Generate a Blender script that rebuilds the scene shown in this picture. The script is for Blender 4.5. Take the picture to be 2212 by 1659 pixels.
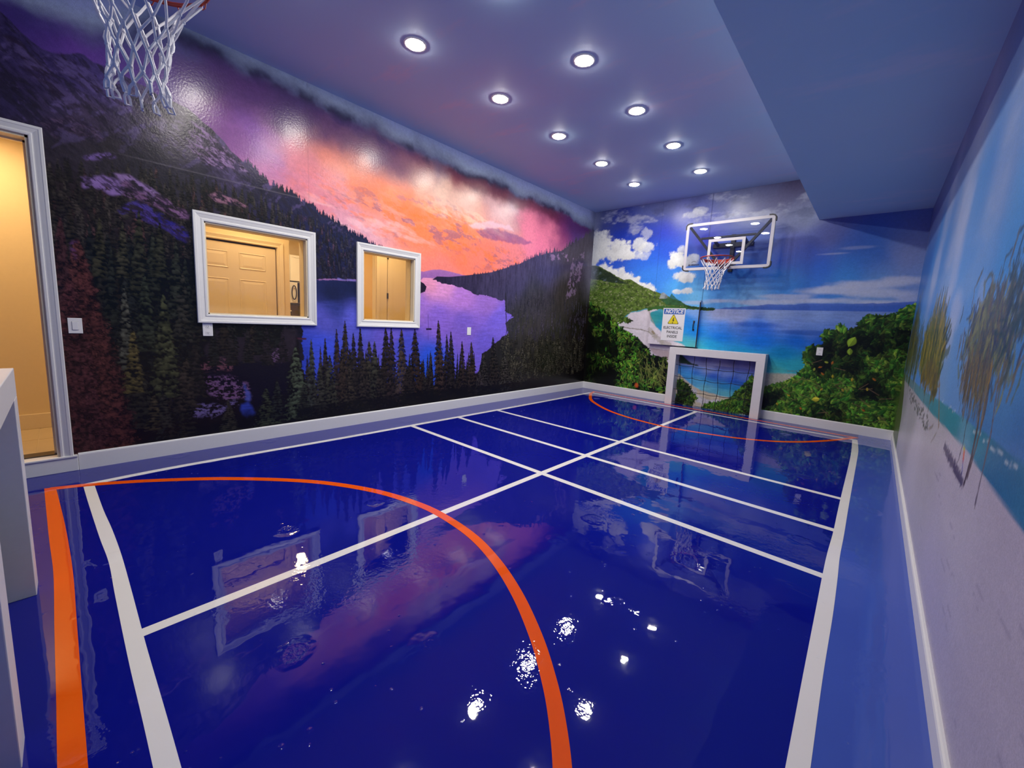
# Indoor mini sports court with landscape murals, glossy blue floor, hoops and goals.  Units: metres.
# x: left wall 0 -> right wall 4.943;  y: back wall 0 -> near wall -7.79;  z: floor 0 -> ceiling 3.645
import bpy, bmesh, math, random
import numpy as np
from mathutils import Vector, Matrix
for o in list(bpy.data.objects): bpy.data.objects.remove(o)
SC = bpy.context.scene; COL = SC.collection
W, H, D = 4.943, 3.645, -7.79
# ---- camera
cam = bpy.data.cameras.new('camera'); camo = bpy.data.objects.new('camera', cam); COL.objects.link(camo)
camo.matrix_world = Matrix(((0.742719, -0.124677, 0.657894, 4.6220), (0.667729, 0.064454, -0.741608, -7.4245), (0.050058, 0.990102, 0.131122, 1.3518), (0, 0, 0, 1)))
cam.lens = 14.1115; cam.shift_x = -0.003689; cam.shift_y = -0.009404
cam.sensor_fit = 'HORIZONTAL'; cam.sensor_width = 36.0; cam.clip_start = 0.02; cam.clip_end = 60
SC.camera = camo
# ---- world: a closed room, almost nothing comes from outside
wd = bpy.data.worlds.new('world'); SC.world = wd; wd.use_nodes = True
wd.node_tree.nodes['Background'].inputs[0].default_value = (0.5, 0.55, 0.65, 1); wd.node_tree.nodes['Background'].inputs[1].default_value = 0.02
# ---- exposure
vs = SC.view_settings; vs.view_transform = 'Standard'; vs.look = 'None'; vs.gamma = 1.0; vs.use_curve_mapping = False; vs.exposure = 0.62
SC.cycles.diffuse_bounces = 4; SC.cycles.glossy_bounces = 3; SC.cycles.max_bounces = 7; SC.cycles.transparent_max_bounces = 8; SC.cycles.use_adaptive_sampling = True; SC.cycles.adaptive_threshold = 0.035
LAMP = 210.0          # radiance of a downlight lens
HALL = 40.0           # radiance of the warm hallway lamps

# ---------------------------------------------------------------------------
# MURAL PRINT: a small painter that fills a grid of print colours (flat print on the walls), coordinates in metres on each wall
# ---------------------------------------------------------------------------
RT = np.random.RandomState(7).rand(16, 128, 128).astype(np.float32)
def vnoise(x, y, seed):
    T = RT[seed % 16]
    xf = np.floor(x); yf = np.floor(y)
    fx = (x - xf).astype(np.float32); fy = (y - yf).astype(np.float32)
    xi = (xf.astype(np.int32) + seed * 17) & 127; yi = (yf.astype(np.int32) + seed * 31) & 127
    x1 = (xi + 1) & 127; y1 = (yi + 1) & 127
    fx = fx * fx * (3 - 2 * fx); fy = fy * fy * (3 - 2 * fy)
    a = T[yi, xi]; b = T[yi, x1]; c = T[y1, xi]; d = T[y1, x1]
    a = a + (b - a) * fx; c = c + (d - c) * fx
    return a + (c - a) * fy
def fbm(x, y, f, o, seed, g=0.5, ax=1.0, ay=1.0):
    s = 0.0; amp = 1.0; tot = 0.0
    for i in range(o):
        s = s + amp * vnoise(x * (f * ax) + 13.7 * i, y * (f * ay) + 7.3 * i, seed + i)
        tot += amp; amp *= g; f *= 2.03
    return s / tot
def sst(a, b, x):
    t = np.clip((x - a) / (b - a), 0, 1); return t * t * (3 - 2 * t)
def lin(c):
    c = np.asarray(c, np.float32) / 255.0
    return np.where(c <= 0.04045, c / 12.92, ((c + 0.055) / 1.055) ** 2.4).astype(np.float32)
class Mural:
    def __init__(s, u0, u1, z0, z1, nu, nz):
        s.u = np.linspace(u0, u1, nu).astype(np.float32); s.z = np.linspace(z0, z1, nz).astype(np.float32)
        s.U, s.V = np.meshgrid(s.u, s.z); s.C = np.zeros((nz, nu, 3), np.float32)
        s.du = s.u[1] - s.u[0]; s.dz = s.z[1] - s.z[0]; s.rng = np.random.RandomState(3)
    def mix(s, m, c, w=None):
        c = np.asarray(c, np.float32)
        if c.ndim == 1: c = lin(c)
        if w is None: s.C += np.clip(m, 0, 1)[..., None] * (c - s.C)
        else:
            v = s.C[w]; v += np.clip(m, 0, 1)[..., None] * (c - v)
    def win(s, u0, u1, z0, z1):
        i0 = int(np.clip(np.searchsorted(s.u, u0), 0, len(s.u))); i1 = int(np.clip(np.searchsorted(s.u, u1), 0, len(s.u)))
        j0 = int(np.clip(np.searchsorted(s.z, z0), 0, len(s.z))); j1 = int(np.clip(np.searchsorted(s.z, z1), 0, len(s.z)))
        return (slice(j0, j1), slice(i0, i1))
    def field(s, pts, sig, warp=0.0, seed=1, wf=1.3, asp=1.0):
        P = np.array([p[:2] for p in pts], np.float32); K = lin(np.array([p[2:5] for p in pts]))
        U, V = s.U, s.V
        if warp: 
            U = U + warp * (fbm(s.U, s.V, wf, 4, seed) - .5) * 2; V = V + warp * .6 * (fbm(s.U, s.V, wf, 4, seed + 5) - .5) * 2
        gu = np.linspace(s.u[0] - .5, s.u[-1] + .5, 150); gz = np.linspace(s.z[0] - .5, s.z[-1] + .5, 90)
        G, Z = np.meshgrid(gu, gz); W = 0; A = 0
        for p, k in zip(P, K):
            d2 = ((G - p[0]) / asp) ** 2 + (Z - p[1]) ** 2
            w = 1.0 / (d2 + sig * sig) ** 2
            W = W + w; A = A + w[..., None] * k
        A = (A / W[..., None]).astype(np.float32)
        x = np.clip((U - gu[0]) / (gu[1] - gu[0]), 0, 148.99); y = np.clip((V - gz[0]) / (gz[1] - gz[0]), 0, 88.99)
        xi = x.astype(int); yi = y.astype(int); fx = (x - xi)[..., None]; fy = (y - yi)[..., None]
        return (A[yi, xi] * (1 - fx) + A[yi, xi + 1] * fx) * (1 - fy) + (A[yi + 1, xi] * (1 - fx) + A[yi + 1, xi + 1] * fx) * fy
    def poly(s, pts, rough=0.0, f=6.0, seed=2, soft=None, w=None):
        pts = np.array([p[:2] for p in pts], np.float32)
        w = s.win(pts[:, 0].min() - rough - .02, pts[:, 0].max() + rough + .02, pts[:, 1].min() - rough - .02, pts[:, 1].max() + rough + .02)
        U = s.U[w]; V = s.V[w]
        if rough:
            U = U + rough * 2 * (fbm(s.U[w], s.V[w], f, 4, seed, .6) - .5); V = V + rough * 2 * (fbm(s.U[w], s.V[w], f, 4, seed + 3, .6) - .5)
        ins = np.zeros(U.shape, bool); n = len(pts)
        for i in range(n):
            x1, y1 = pts[i]; x2, y2 = pts[(i + 1) % n]
            if y1 == y2: continue
            c = ((y1 > V) != (y2 > V)) & (U < (x2 - x1) * (V - y1) / (y2 - y1) + x1)
            ins ^= c
        m = ins.astype(np.float32)
        if soft:
            for _ in range(soft):
                q = np.pad(m, 1, mode='edge'); m = (m + q[:-2, 1:-1] + q[2:, 1:-1] + q[1:-1, :-2] + q[1:-1, 2:]) / 5
        return m, w
    def ridge(s, pts):
        p = np.array(sorted([q[:2] for q in pts])); return np.interp(s.u, p[:, 0], p[:, 1]).astype(np.float32)
    def ell(s, cu, cz, ru, rz):
        return np.sqrt(((s.U - cu) / ru) ** 2 + ((s.V - cz) / rz) ** 2)
    def tree(s, u, z1, ub, z0, hw, dark, light, seed=0, tiers=12, dens=1.0, ragged=.5, pw=.8, wob=1.1):
        w = s.win(min(u, ub) - hw * 1.4, max(u, ub) + hw * 1.4, z0, z1)
        U = s.U[w]; V = s.V[w]
        if U.size < 4: return
        h = z1 - z0; t = (z1 - V) / h; cu = u + (ub - u) * t
        n1 = vnoise(U * 55 + seed, V * 55, seed); n2 = fbm(U + seed, V, 26, 3, seed + 2, .6)
        fr = (t * tiers + n2 * wob + .5 * vnoise(U * 9 + seed * 3.1, V * 3, seed)) % 1.0
        env = hw * np.clip(t, 0, 1) ** pw * (1 - ragged + ragged * fr) * (.72 + .5 * n2) + hw * .03
        d = np.abs(U - cu)
        m = sst(1.12, .9, d / env) * np.clip(dens * (.75 + .6 * n1), 0, 1)
        k = np.clip((1 - fr) * .75 + (n1 - .5) * 1.0 + (n2 - .5) * 1.1, 0, 1) * (1 - .35 * t)
        c = lin(dark) * (1 - k[..., None]) + lin(light) * k[..., None]
        s.mix(m, c, w)
    def leaf(s, u, z, a, ln, wd, c):
        r = ln * 1.05; w = s.win(u - r, u + r, z - r, z + r); U = s.U[w] - u; V = s.V[w] - z
        if U.size < 2: return
        ca, sa = math.cos(a), math.sin(a); x = (U * ca + V * sa) / ln; y = (-U * sa + V * ca) / wd
        q = np.abs(y) / np.clip(1 - x * x, .02, 1)
        m = sst(1.15, .8, q) * (np.abs(x) < 1)
        sh = np.clip(1.0 + .28 * np.sign(y) + .15 * x, .4, 1.5)[..., None]
        s.mix(m, c * sh, w)
    def stroke(s, pts, wd, c, op=1.0, rag=0.0, seed=1):
        c = (lin(c) if not isinstance(c, np.ndarray) else c).reshape(1, 1, 3)
        for i in range(len(pts) - 1):
            (a, b), (p, q) = pts[i][:2], pts[i + 1][:2]
            r = wd * 1.6; w = s.win(min(a, p) - r, max(a, p) + r, min(b, q) - r, max(b, q) + r)
            U = s.U[w]; V = s.V[w]
            if U.size < 2: continue
            dx, dy = p - a, q - b; L2 = dx * dx + dy * dy + 1e-9
            t = np.clip(((U - a) * dx + (V - b) * dy) / L2, 0, 1)
            d = np.hypot(U - a - t * dx, V - b - t * dy)
            ww = wd
            if rag: ww = wd * (1 - rag + 2 * rag * vnoise(U * 60, V * 60, seed))
            s.mix(sst(1.3, .7, d / ww) * op, c, w)

def paint_left(nu=1250, nz=610):
    s = Mural(-7.79, 0, 0, 3.645, nu, nz); U, V = s.U, s.V; rng = s.rng
    n_lo = fbm(U, V, 1.2, 4, 1); n_mid = fbm(U, V, 4, 4, 2); n_hi = fbm(U, V, 16, 4, 3, .6); n_f = fbm(U, V, 45, 3, 9, .7)
    # sky
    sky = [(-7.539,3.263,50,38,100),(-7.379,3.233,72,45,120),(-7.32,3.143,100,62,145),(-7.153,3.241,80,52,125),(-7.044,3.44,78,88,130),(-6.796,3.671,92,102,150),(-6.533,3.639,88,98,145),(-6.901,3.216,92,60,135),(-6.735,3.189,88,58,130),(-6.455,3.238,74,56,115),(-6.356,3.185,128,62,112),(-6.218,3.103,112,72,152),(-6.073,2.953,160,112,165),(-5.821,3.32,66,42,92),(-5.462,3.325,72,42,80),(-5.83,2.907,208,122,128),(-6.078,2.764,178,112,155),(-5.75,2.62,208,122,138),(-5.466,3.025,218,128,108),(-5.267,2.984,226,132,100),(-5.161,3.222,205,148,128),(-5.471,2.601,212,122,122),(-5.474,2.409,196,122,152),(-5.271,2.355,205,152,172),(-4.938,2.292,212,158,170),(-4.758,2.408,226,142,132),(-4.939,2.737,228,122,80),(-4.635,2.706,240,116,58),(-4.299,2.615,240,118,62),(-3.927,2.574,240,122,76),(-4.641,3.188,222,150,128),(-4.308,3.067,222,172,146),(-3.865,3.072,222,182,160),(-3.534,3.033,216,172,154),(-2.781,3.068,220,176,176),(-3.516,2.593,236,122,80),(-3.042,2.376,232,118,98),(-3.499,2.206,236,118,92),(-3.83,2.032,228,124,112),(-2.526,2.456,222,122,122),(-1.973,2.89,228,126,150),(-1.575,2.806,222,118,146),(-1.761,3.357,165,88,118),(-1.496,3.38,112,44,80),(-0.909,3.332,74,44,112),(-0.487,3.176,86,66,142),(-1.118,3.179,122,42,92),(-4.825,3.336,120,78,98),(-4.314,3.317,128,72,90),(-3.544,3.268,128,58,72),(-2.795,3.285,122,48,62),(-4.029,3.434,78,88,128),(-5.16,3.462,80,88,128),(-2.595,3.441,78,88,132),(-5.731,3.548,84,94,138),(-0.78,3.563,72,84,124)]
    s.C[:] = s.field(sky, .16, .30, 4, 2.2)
    # orange flecked cloud deck
    deck = sst(1.15, .25, s.ell(-4.1, 2.58, 1.9, .42)) ; deck = np.maximum(deck, .85 * sst(1.1, .2, s.ell(-2.6, 2.28, 1.5, .30)))
    fleck = fbm(U * .55 + V * .35, V, 13, 5, 6, .65)
    s.mix(deck * sst(.50, .62, fleck) * .7, (244, 112, 46)); s.mix(deck * sst(.56, .68, fbm(U * .5 + 3 + V * .3, V, 11, 5, 8, .65)) * .75, (146, 92, 112))
    wisps = fbm(U * .35 + V * .55, V * 1.0, 9, 5, 11, .6)
    s.mix(sst(.5, .75, wisps) * sst(1.1, .3, s.ell(-5.0, 2.35, 1.4, .4)) * .45, (238, 190, 190)); s.mix(sst(.52, .7, wisps) * sst(1.0, .3, s.ell(-3.4, 2.75, 1.2, .25)) * .4, (250, 205, 175))
    # violet streak, pale cloud edge
    m, w = s.poly([(-3.286,2.657),(-3.014,2.744),(-2.656,2.758),(-2.155,2.734),(-1.954,2.678),(-2.424,2.598),(-2.803,2.59),(-3.151,2.582)], .05, 7, 4, 4); s.mix(m * .75 * (.55 + .6 * n_mid[w]), (112, 72, 128), w)
    m, w = s.poly([(-3.432,2.687),(-2.971,2.848),(-2.556,2.878),(-2.441,2.829),(-3.062,2.734),(-3.304,2.653)], .05, 7, 5, 5); s.mix(m * .6, (225, 190, 205), w)
    # smoky band below the ceiling, colours lightened to offset the dim light there
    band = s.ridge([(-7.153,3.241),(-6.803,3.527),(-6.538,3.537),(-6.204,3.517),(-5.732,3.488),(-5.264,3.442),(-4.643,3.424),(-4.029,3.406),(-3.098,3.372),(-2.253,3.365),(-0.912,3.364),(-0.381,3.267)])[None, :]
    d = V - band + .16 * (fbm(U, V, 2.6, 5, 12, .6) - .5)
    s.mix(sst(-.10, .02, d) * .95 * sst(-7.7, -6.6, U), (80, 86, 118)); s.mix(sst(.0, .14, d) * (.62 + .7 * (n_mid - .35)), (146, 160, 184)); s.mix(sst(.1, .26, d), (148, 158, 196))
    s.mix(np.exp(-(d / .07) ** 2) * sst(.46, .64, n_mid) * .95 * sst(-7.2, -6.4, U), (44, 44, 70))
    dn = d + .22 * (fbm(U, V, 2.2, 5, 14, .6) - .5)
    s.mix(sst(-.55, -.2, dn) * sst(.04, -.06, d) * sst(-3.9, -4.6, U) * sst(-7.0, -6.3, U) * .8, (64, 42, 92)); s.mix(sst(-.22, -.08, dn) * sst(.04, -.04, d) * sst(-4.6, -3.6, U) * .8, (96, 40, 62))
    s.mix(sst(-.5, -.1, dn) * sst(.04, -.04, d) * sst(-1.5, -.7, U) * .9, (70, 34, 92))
    # far range
    hz = 1.735
    far = s.ridge([(-5.48,1.92),(-4.561,1.967),(-4.176,1.946),(-4.026,1.989),(-3.91,2.01),(-3.747,2.004),(-3.489,1.983),(-3.119,1.985)])[None, :]
    s.mix(sst(.006, -.006, V - far - .01 * (n_hi - .5)), (152, 100, 160)); s.mix(sst(-.01, -.06, V - far) * .5 * n_hi, (110, 78, 150))
    # lake
    ltop1 = s.ridge([(-6.112,1.619),(-5.769,1.66),(-5.532,1.696),(-5.099,1.732),(-4.689,1.776),(-4.225,1.825),(-4.181,1.866),(-3.984,1.882),(-3.486,1.904),(-2.913,1.865),(-2.477,1.756)]); ltop = ltop1[None, :]
    lk = s.field([(-5.77,1.641,30,38,72),(-5.382,1.527,26,32,66),(-5.166,1.677,26,34,70),(-5.384,1.372,48,58,130),(-5.488,1.264,80,82,178),(-5.168,1.265,86,90,196),(-5.542,0.954,58,78,205),(-5.784,0.908,40,60,170),(-3.823,1.811,205,138,190),(-4.061,1.843,214,140,172),(-3.476,1.677,170,116,196),(-3.459,1.27,120,92,190),(-2.9,1.65,146,104,190),(-3.888,1.323,130,96,196),(-4.276,1.493,146,104,190),(-4.48,1,66,74,186),(-4.031,0.737,42,82,205),(-2.961,0.917,108,90,200),(-2.672,1.368,120,98,210),(-4.255,0.491,30,78,190),(-4.617,1.119,100,86,190)], .06, .05, 3)
    rip = fbm(U, V, 9, 4, 7, .6, 1, 7)
    m = sst(.004, -.004, V - ltop) * sst(.3, .4, V) * (U > -5.8)
    s.mix(m, lk * (.78 + .44 * rip)[..., None])
    s.mix(sst(1.0, .2, s.ell(-3.1, 1.33, .75, .16)) * .35 * m * n_mid, (86, 70, 190))
    # left mountain mass
    rd = s.ridge([(-7.58,3.226),(-7.544,3.192),(-7.5,3.15),(-7.456,3.111),(-7.408,3.085),(-7.365,3.076),(-7.328,3.085),(-7.232,3.14),(-7.201,3.146),(-7.154,3.115),(-7.072,3.12),(-7.013,3.102),(-6.909,3.078),(-6.8,3.041),(-6.608,3.016),(-6.515,2.951),(-6.438,2.903),(-6.359,2.838),(-6.302,2.766),(-6.206,2.699),(-6.106,2.63),(-6.029,2.566),(-5.919,2.539),(-5.792,2.497),(-5.672,2.448),(-5.527,2.388),(-5.395,2.334),(-5.245,2.275),(-5.024,2.197),(-4.628,2.066),(-4.096,1.74)])
    jag = .015 * (fbm(s.u, s.u * 0, 22, 3, 4) - .5)
    spk = np.zeros_like(rd)
    for _ in range(230):
        c = rng.uniform(-6.2, -4.1); h = rng.uniform(.03, .085); spk = np.maximum(spk, h * np.clip(1 - np.abs(s.u - c) / (.18 * h + .005), 0, 1))
    rr = (rd + jag + spk)[None, :]
    sh = s.ridge([(-7.8, .2), (-6.4, .9), (-5.5, 1.30), (-5.35, 1.60), (-4.2, 1.60), (-4.0, 1.55)])[None, :]
    low = sst(-.003, .003, V - ltop - .01 * (n_hi - .5)) + (U < -5.72 + .08 * (n_hi - .5))
    mt = sst(.006, -.006, V - rr) * np.clip(low, 0, 1)
    base = s.field([(-7.554,3.056,52,42,82),(-7.49,2.824,48,38,70),(-7.353,2.976,58,46,92),(-7.215,3.007,62,50,100),(-7.071,2.974,76,62,120),(-7.414,2.704,56,46,74),(-7.499,2.701,46,38,72),(-7.184,2.731,66,54,78),(-6.918,2.903,74,64,88),(-6.693,2.811,92,82,96),(-6.507,2.764,84,74,92),(-6.308,2.591,78,66,100),(-7.319,2.456,44,38,46),(-7.071,2.539,46,40,44),(-6.857,2.466,42,38,46),(-6.486,2.46,38,36,44),(-6.088,2.444,36,32,52),(-5.844,2.326,32,30,58),(-5.573,2.197,30,32,66),(-5.273,2.052,30,34,66),(-5.481,1.821,34,34,58),(-7.34,2.123,42,34,36),(-7.099,2.045,44,34,38),(-6.829,1.879,34,32,34),(-7.249,1.665,38,34,32),(-6.615,1.756,20,20,22),(-7,1.362,26,26,24),(-6.706,1.178,22,20,24),(-6.944,0.774,22,20,22),(-6.129,1.056,26,24,36),(-6.57,0.399,26,22,36)], .08, .10, 6)
    rock = .5 * fbm(U * .8 + V * .5, V * 1.0 - U * .2, 8, 5, 5, .68) + .5 * np.clip(1.9 * fbm(U + V * .8, V * .7, 34, 3, 7, .7) - .45, 0, 1)
    s.mix(mt, base * (.35 + 1.0 * rock)[..., None])
    up = sst(-.28, .10, V - s.ridge([(-7.627,2.59),(-7.382,2.53),(-7.038,2.652),(-6.761,2.641),(-6.481,2.579),(-6.086,2.487),(-5.475,2.312)])[None, :]) * mt
    vein = fbm(U * .9 - V * .9, V * .5 + U * .3, 13, 5, 8, .65)
    s.mix(up * sst(.59, .70, vein) * .36, (104, 88, 142)); s.mix(up * sst(.52, .64, fbm(U + V * .7, V * .6, 26, 4, 10, .65)) * .7, (32, 27, 40))
    # pale scree below the ridge, pink-lit rocks
    def rocks(pts, col, thr=.5, op=.85, f=24, seed=3, rough=.06, gap=(38, 28, 46)):
        m, w = s.poly(pts, rough, 7, seed, 2); n = fbm(U[w] + V[w] * .6, V[w] * 1.4, f, 4, seed, .7)
        s.mix(m * .35, gap, w); s.mix(m * sst(thr - .05, thr + .12, n) * op * .85, lin(col) * (.75 + .9 * n_hi[w])[..., None], w)
        n2 = fbm(U[w] + V[w], V[w] * .8, f * 1.7, 3, seed + 4, .7); s.mix(m * sst(.50, .62, n2) * .75, gap, w)
    rocks([(-6.612,2.907),(-6.453,2.86),(-6.331,2.745),(-6.178,2.621),(-6.253,2.599),(-6.413,2.592),(-6.546,2.598),(-6.638,2.682)], (139, 111, 152), .50, .8, 22, 3)
    rocks([(-6.835,2.901),(-6.626,2.946),(-6.543,2.676),(-6.701,2.662),(-6.873,2.711)], (111, 96, 125), .50, .6, 20, 5)
    rocks([(-7.345,3.085),(-7.221,3.099),(-7.097,2.963),(-7.14,2.863),(-7.264,2.954),(-7.373,2.997)], (88, 74, 124), .52, .6, 16, 6)
    rocks([(-7.078,3.02),(-7.014,2.981),(-6.988,2.841),(-7.041,2.827),(-7.088,2.901)], (99, 82, 134), .46, .7, 14, 7)
    rocks([(-7.57,3.105),(-7.456,3.017),(-7.294,2.847),(-7.343,2.78),(-7.487,2.87),(-7.588,2.982)], (81, 68, 109), .52, .55, 16, 8)
    rocks([(-7.443,2.595),(-7.306,2.659),(-7.151,2.678),(-7.119,2.59),(-7.267,2.538),(-7.427,2.514)], (88, 68, 94), .55, .6, 26, 9)
    # forest on the slopes: many small conifers from far to near
    dens = []
    lim = s.ridge([(-7.647,2.317),(-7.391,2.4),(-7.204,2.411),(-6.939,2.512),(-6.709,2.492),(-6.417,2.5),(-6.087,2.465),(-5.754,2.415),(-5.475,2.337),(-5.245,2.26),(-4.996,2.15),(-4.283,1.855)])
    for _ in range(1700):
        u = rng.uniform(-7.5, -4.05); top = float(np.interp(u, s.u, lim)); z = top - abs(rng.normal(0, 1)) * .62
        lt0 = float(np.interp(u, s.u, ltop1))
        if z < (lt0 + .06 if u > -5.78 else .95): continue
        dens.append((z, u))
    dens.sort(reverse=True)
    for z, u in dens:
        k = float(np.clip((2.9 - z) / 1.7, 0, 1)); h = rng.uniform(.07, .13) * (1 + 1.5 * k * (u < -5.8)); h = min(h, z - float(np.interp(u, s.u, ltop1))) if u > -5.8 else h; hw = h * rng.uniform(.14, .2)
        t = np.clip((u + 6.2) / 1.6, 0, 1); dk = np.array((17, 15, 17)) * (1 - t) + np.array((20, 22, 42)) * t; lt = np.array((62, 56, 50)) * (1 - t) + np.array((58, 58, 86)) * t
        if rng.rand() < .12: lt = lt * (1.35, 1.05, 1.15)
        lt = lt * rng.uniform(.6, 1.25)
        s.tree(u, z, u, z - h, hw, dk, lt, int(rng.randint(90)), 7, .95, .5)
    rocks([(-7.28,2.266),(-7.198,2.306),(-7.109,2.321),(-7.053,2.302),(-7.043,2.2),(-7.105,2.17),(-7.161,2.204),(-7.22,2.215),(-7.27,2.195)], (127, 100, 158), .36, .95, 20, 4, .03)
    rocks([(-7.108,2.335),(-7.012,2.37),(-6.949,2.331),(-6.824,2.263),(-6.87,2.225),(-6.979,2.269),(-7.053,2.295)], (130, 103, 152), .40, .95, 22, 6, .03)
    rocks([(-7.032,2.301),(-6.839,2.252),(-6.707,2.19),(-6.615,2.146),(-6.639,2.101),(-6.816,2.127),(-6.956,2.186),(-7.059,2.195)], (116, 82, 121), .48, .85, 22, 7, .05)
    rocks([(-7.028,2.132),(-6.924,2.172),(-6.819,2.07),(-6.715,2.015),(-6.646,1.943),(-6.734,1.942),(-6.88,2.02),(-7.005,2.048),(-7.095,2.025),(-7.066,2.059)], (68, 54, 140), .44, .85, 22, 8, .05)
    rocks([(-6.847,2.109),(-6.668,2.033),(-6.641,1.912),(-6.704,1.92),(-6.823,1.994)], (38, 32, 118), .46, .8, 20, 9, .05)
    rocks([(-7.252,2.413),(-7.163,2.468),(-7.078,2.495),(-7.075,2.462),(-7.166,2.42),(-7.239,2.39)], (111, 87, 148), .48, .9, 24, 10, .03)
    rocks([(-6.498,2.339),(-6.421,2.378),(-6.345,2.357),(-6.244,2.32),(-6.189,2.3),(-6.319,2.278),(-6.459,2.285)], (145, 102, 122), .50, .85, 24, 11, .03)
    rocks([(-5.756,2.323),(-5.688,2.352),(-5.628,2.309),(-5.712,2.272)], (94, 65, 103), .50, .8, 24, 12, .03)
    s.stroke([(-5.532,1.696),(-5.38,1.717),(-5.248,1.716),(-5.093,1.738)], .007, (150, 106, 160), .8, .6); s.stroke([(-5.328,1.723),(-5.166,1.725),(-5.087,1.722)], .012, (120, 110, 190), .6, .7)
    m, w = s.poly([(-5.769,1.656),(-5.082,1.728),(-5.082,1.551),(-5.303,1.492),(-5.485,1.469),(-5.774,1.424)], .02, 8, 3, 3); s.mix(m * .9, lk[w] * .5 + lin((24, 30, 60)) * .5, w)
    m, w = s.poly([(-4.247,1.829),(-4.165,1.795),(-4.126,1.75),(-4.147,1.686),(-4.243,1.654)], .01, 12, 3); s.mix(m, (34, 26, 44), w)
    # right hill
    hr = s.ridge([(-4.023,1.865),(-3.954,1.91),(-3.732,1.929),(-3.445,1.982),(-3.198,2.031),(-2.906,2.094),(-2.596,2.197),(-2.264,2.309),(-1.911,2.467),(-1.527,2.596),(-1.095,2.706),(-0.836,2.851),(-0.421,3.055),(0.019,3.319)])
    sp = np.zeros_like(hr)
    for _ in range(150):
        c = rng.uniform(-3.3, 0); h = rng.uniform(.03, .12) * np.clip((c + 3.6) / 2.2, .3, 1); sp = np.maximum(sp, h * np.clip(1 - np.abs(s.u - c) / (.10 * h + .006), 0, 1) * (rng.rand() < .8))
    m1, w1 = s.poly([(-4.061,1.861),(-3.834,2.158),(-0.064,3.893),(0.862,-0.332),(-3.507,0.257),(-3.093,0.552),(-3.046,0.808),(-2.714,1.005),(-2.456,1.144),(-2.535,1.304),(-2.338,1.427),(-2.549,1.509),(-2.56,1.667),(-2.945,1.719),(-3.297,1.74),(-3.596,1.813),(-3.856,1.826)], .03, 10, 5)
    full = np.zeros(U.shape, np.float32); full[w1] = m1; hill = full * sst(.005, -.005, V - (hr + sp)[None, :])
    hb = s.field([(-3.945,1.88,36,30,52),(-3.486,1.911,46,40,66),(-2.917,1.936,56,50,78),(-2.27,2.08,60,54,84),(-1.536,2.408,64,58,88),(-0.663,2.615,58,50,66),(-1.878,1.803,52,48,56),(-0.895,1.88,48,42,44),(-2.089,1.309,46,44,40),(-1.121,1.159,42,40,34),(-2.521,0.755,34,32,30),(-1.344,0.452,26,24,20),(-0.338,1.359,26,22,18),(-0.123,0.381,14,12,12),(-2.826,0.384,24,22,26)], .08, .06, 4)
    vs = fbm(U, V, 30, 4, 6, .7, 1.0, .22)
    s.mix(hill, hb * (.45 + 1.1 * vs)[..., None])
    for _ in range(520):
        u = rng.uniform(-2.6, -.05); z = rng.uniform(.45, 1.9); 
        if z > np.interp(u, s.u, hr) - .03: continue
        i = np.searchsorted(s.u, u); j = np.searchsorted(s.z, z - .1)
        if hill[j, i] < .5: continue
        q = rng.uniform(.6, 1.15); far_ = np.clip((z - .9) / .8, 0, 1)
        if z < 1.15: s.tree(u, z, u, z - rng.uniform(.12, .2), rng.uniform(.04, .07), (14, 13, 12), np.array((84, 80, 66)) * q, int(rng.randint(90)), 5, .85, .35, .45)
        else: s.tree(u, z, u, z - rng.uniform(.1, .2), rng.uniform(.015, .028), (30, 27, 36), np.array((82, 74, 92)) * q, int(rng.randint(90)), 8, .8, .5)
    m, w = s.poly([(-0.727,2.606),(-0.319,2.802),(-0.333,2.388),(-0.576,1.905),(-0.855,1.812),(-0.78,2.246)], .05, 9, 3, 3); s.mix(m * sst(.45, .6, n_hi[w]) * .6, (128, 104, 136), w)
    m, w = s.poly([(-1.472,2.597),(-0.913,2.709),(-0.847,2.545),(-1.405,2.492)], .03, 9, 4, 3); s.mix(m * sst(.5, .62, n_hi[w]) * .6, (150, 116, 160), w)
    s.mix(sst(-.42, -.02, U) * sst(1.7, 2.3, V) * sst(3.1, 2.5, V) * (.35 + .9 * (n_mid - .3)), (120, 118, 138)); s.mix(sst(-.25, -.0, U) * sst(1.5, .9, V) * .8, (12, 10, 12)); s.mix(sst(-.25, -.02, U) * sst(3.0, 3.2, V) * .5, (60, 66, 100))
    # sail boat and pier
    s.stroke([(-4.105,1.182),(-4.035,1.184)], .012, (22, 20, 40)); s.stroke([(-4.081,1.183),(-4.087,1.379)], .003, (50, 44, 84), .8); s.stroke([(-4.081,1.164),(-4.078,1.03)], .004, (50, 44, 110), .4)
    s.stroke([(-5.836,1.052),(-5.688,1.047)], .010, (66, 32, 50)); s.stroke([(-2.536,1.479),(-2.49,1.144)], .012, (46, 34, 60), .8, .5)
    # dark near shore with its pond
    m, w = s.poly([(-7.486,1.631),(-6.615,1.756),(-6.43,1.23),(-5.78,1.126),(-5.748,0.857),(-5.795,0.402),(0.609,-0.034),(0.715,-0.755),(-7.681,0.079)], .02, 9, 6, 2); s.mix(m * .94, lin((15, 13, 17)) * (.5 + 1.1 * n_hi[w])[..., None], w)
    m, w = s.poly([(-6.47,1.133),(-5.779,1.165),(-5.801,0.983),(-5.856,0.761),(-6.138,0.727),(-6.483,0.792),(-6.583,0.926)], .05, 6, 2, 3); s.mix(m * (.35 + .5 * n_hi[w]), (44, 36, 46), w)
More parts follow.
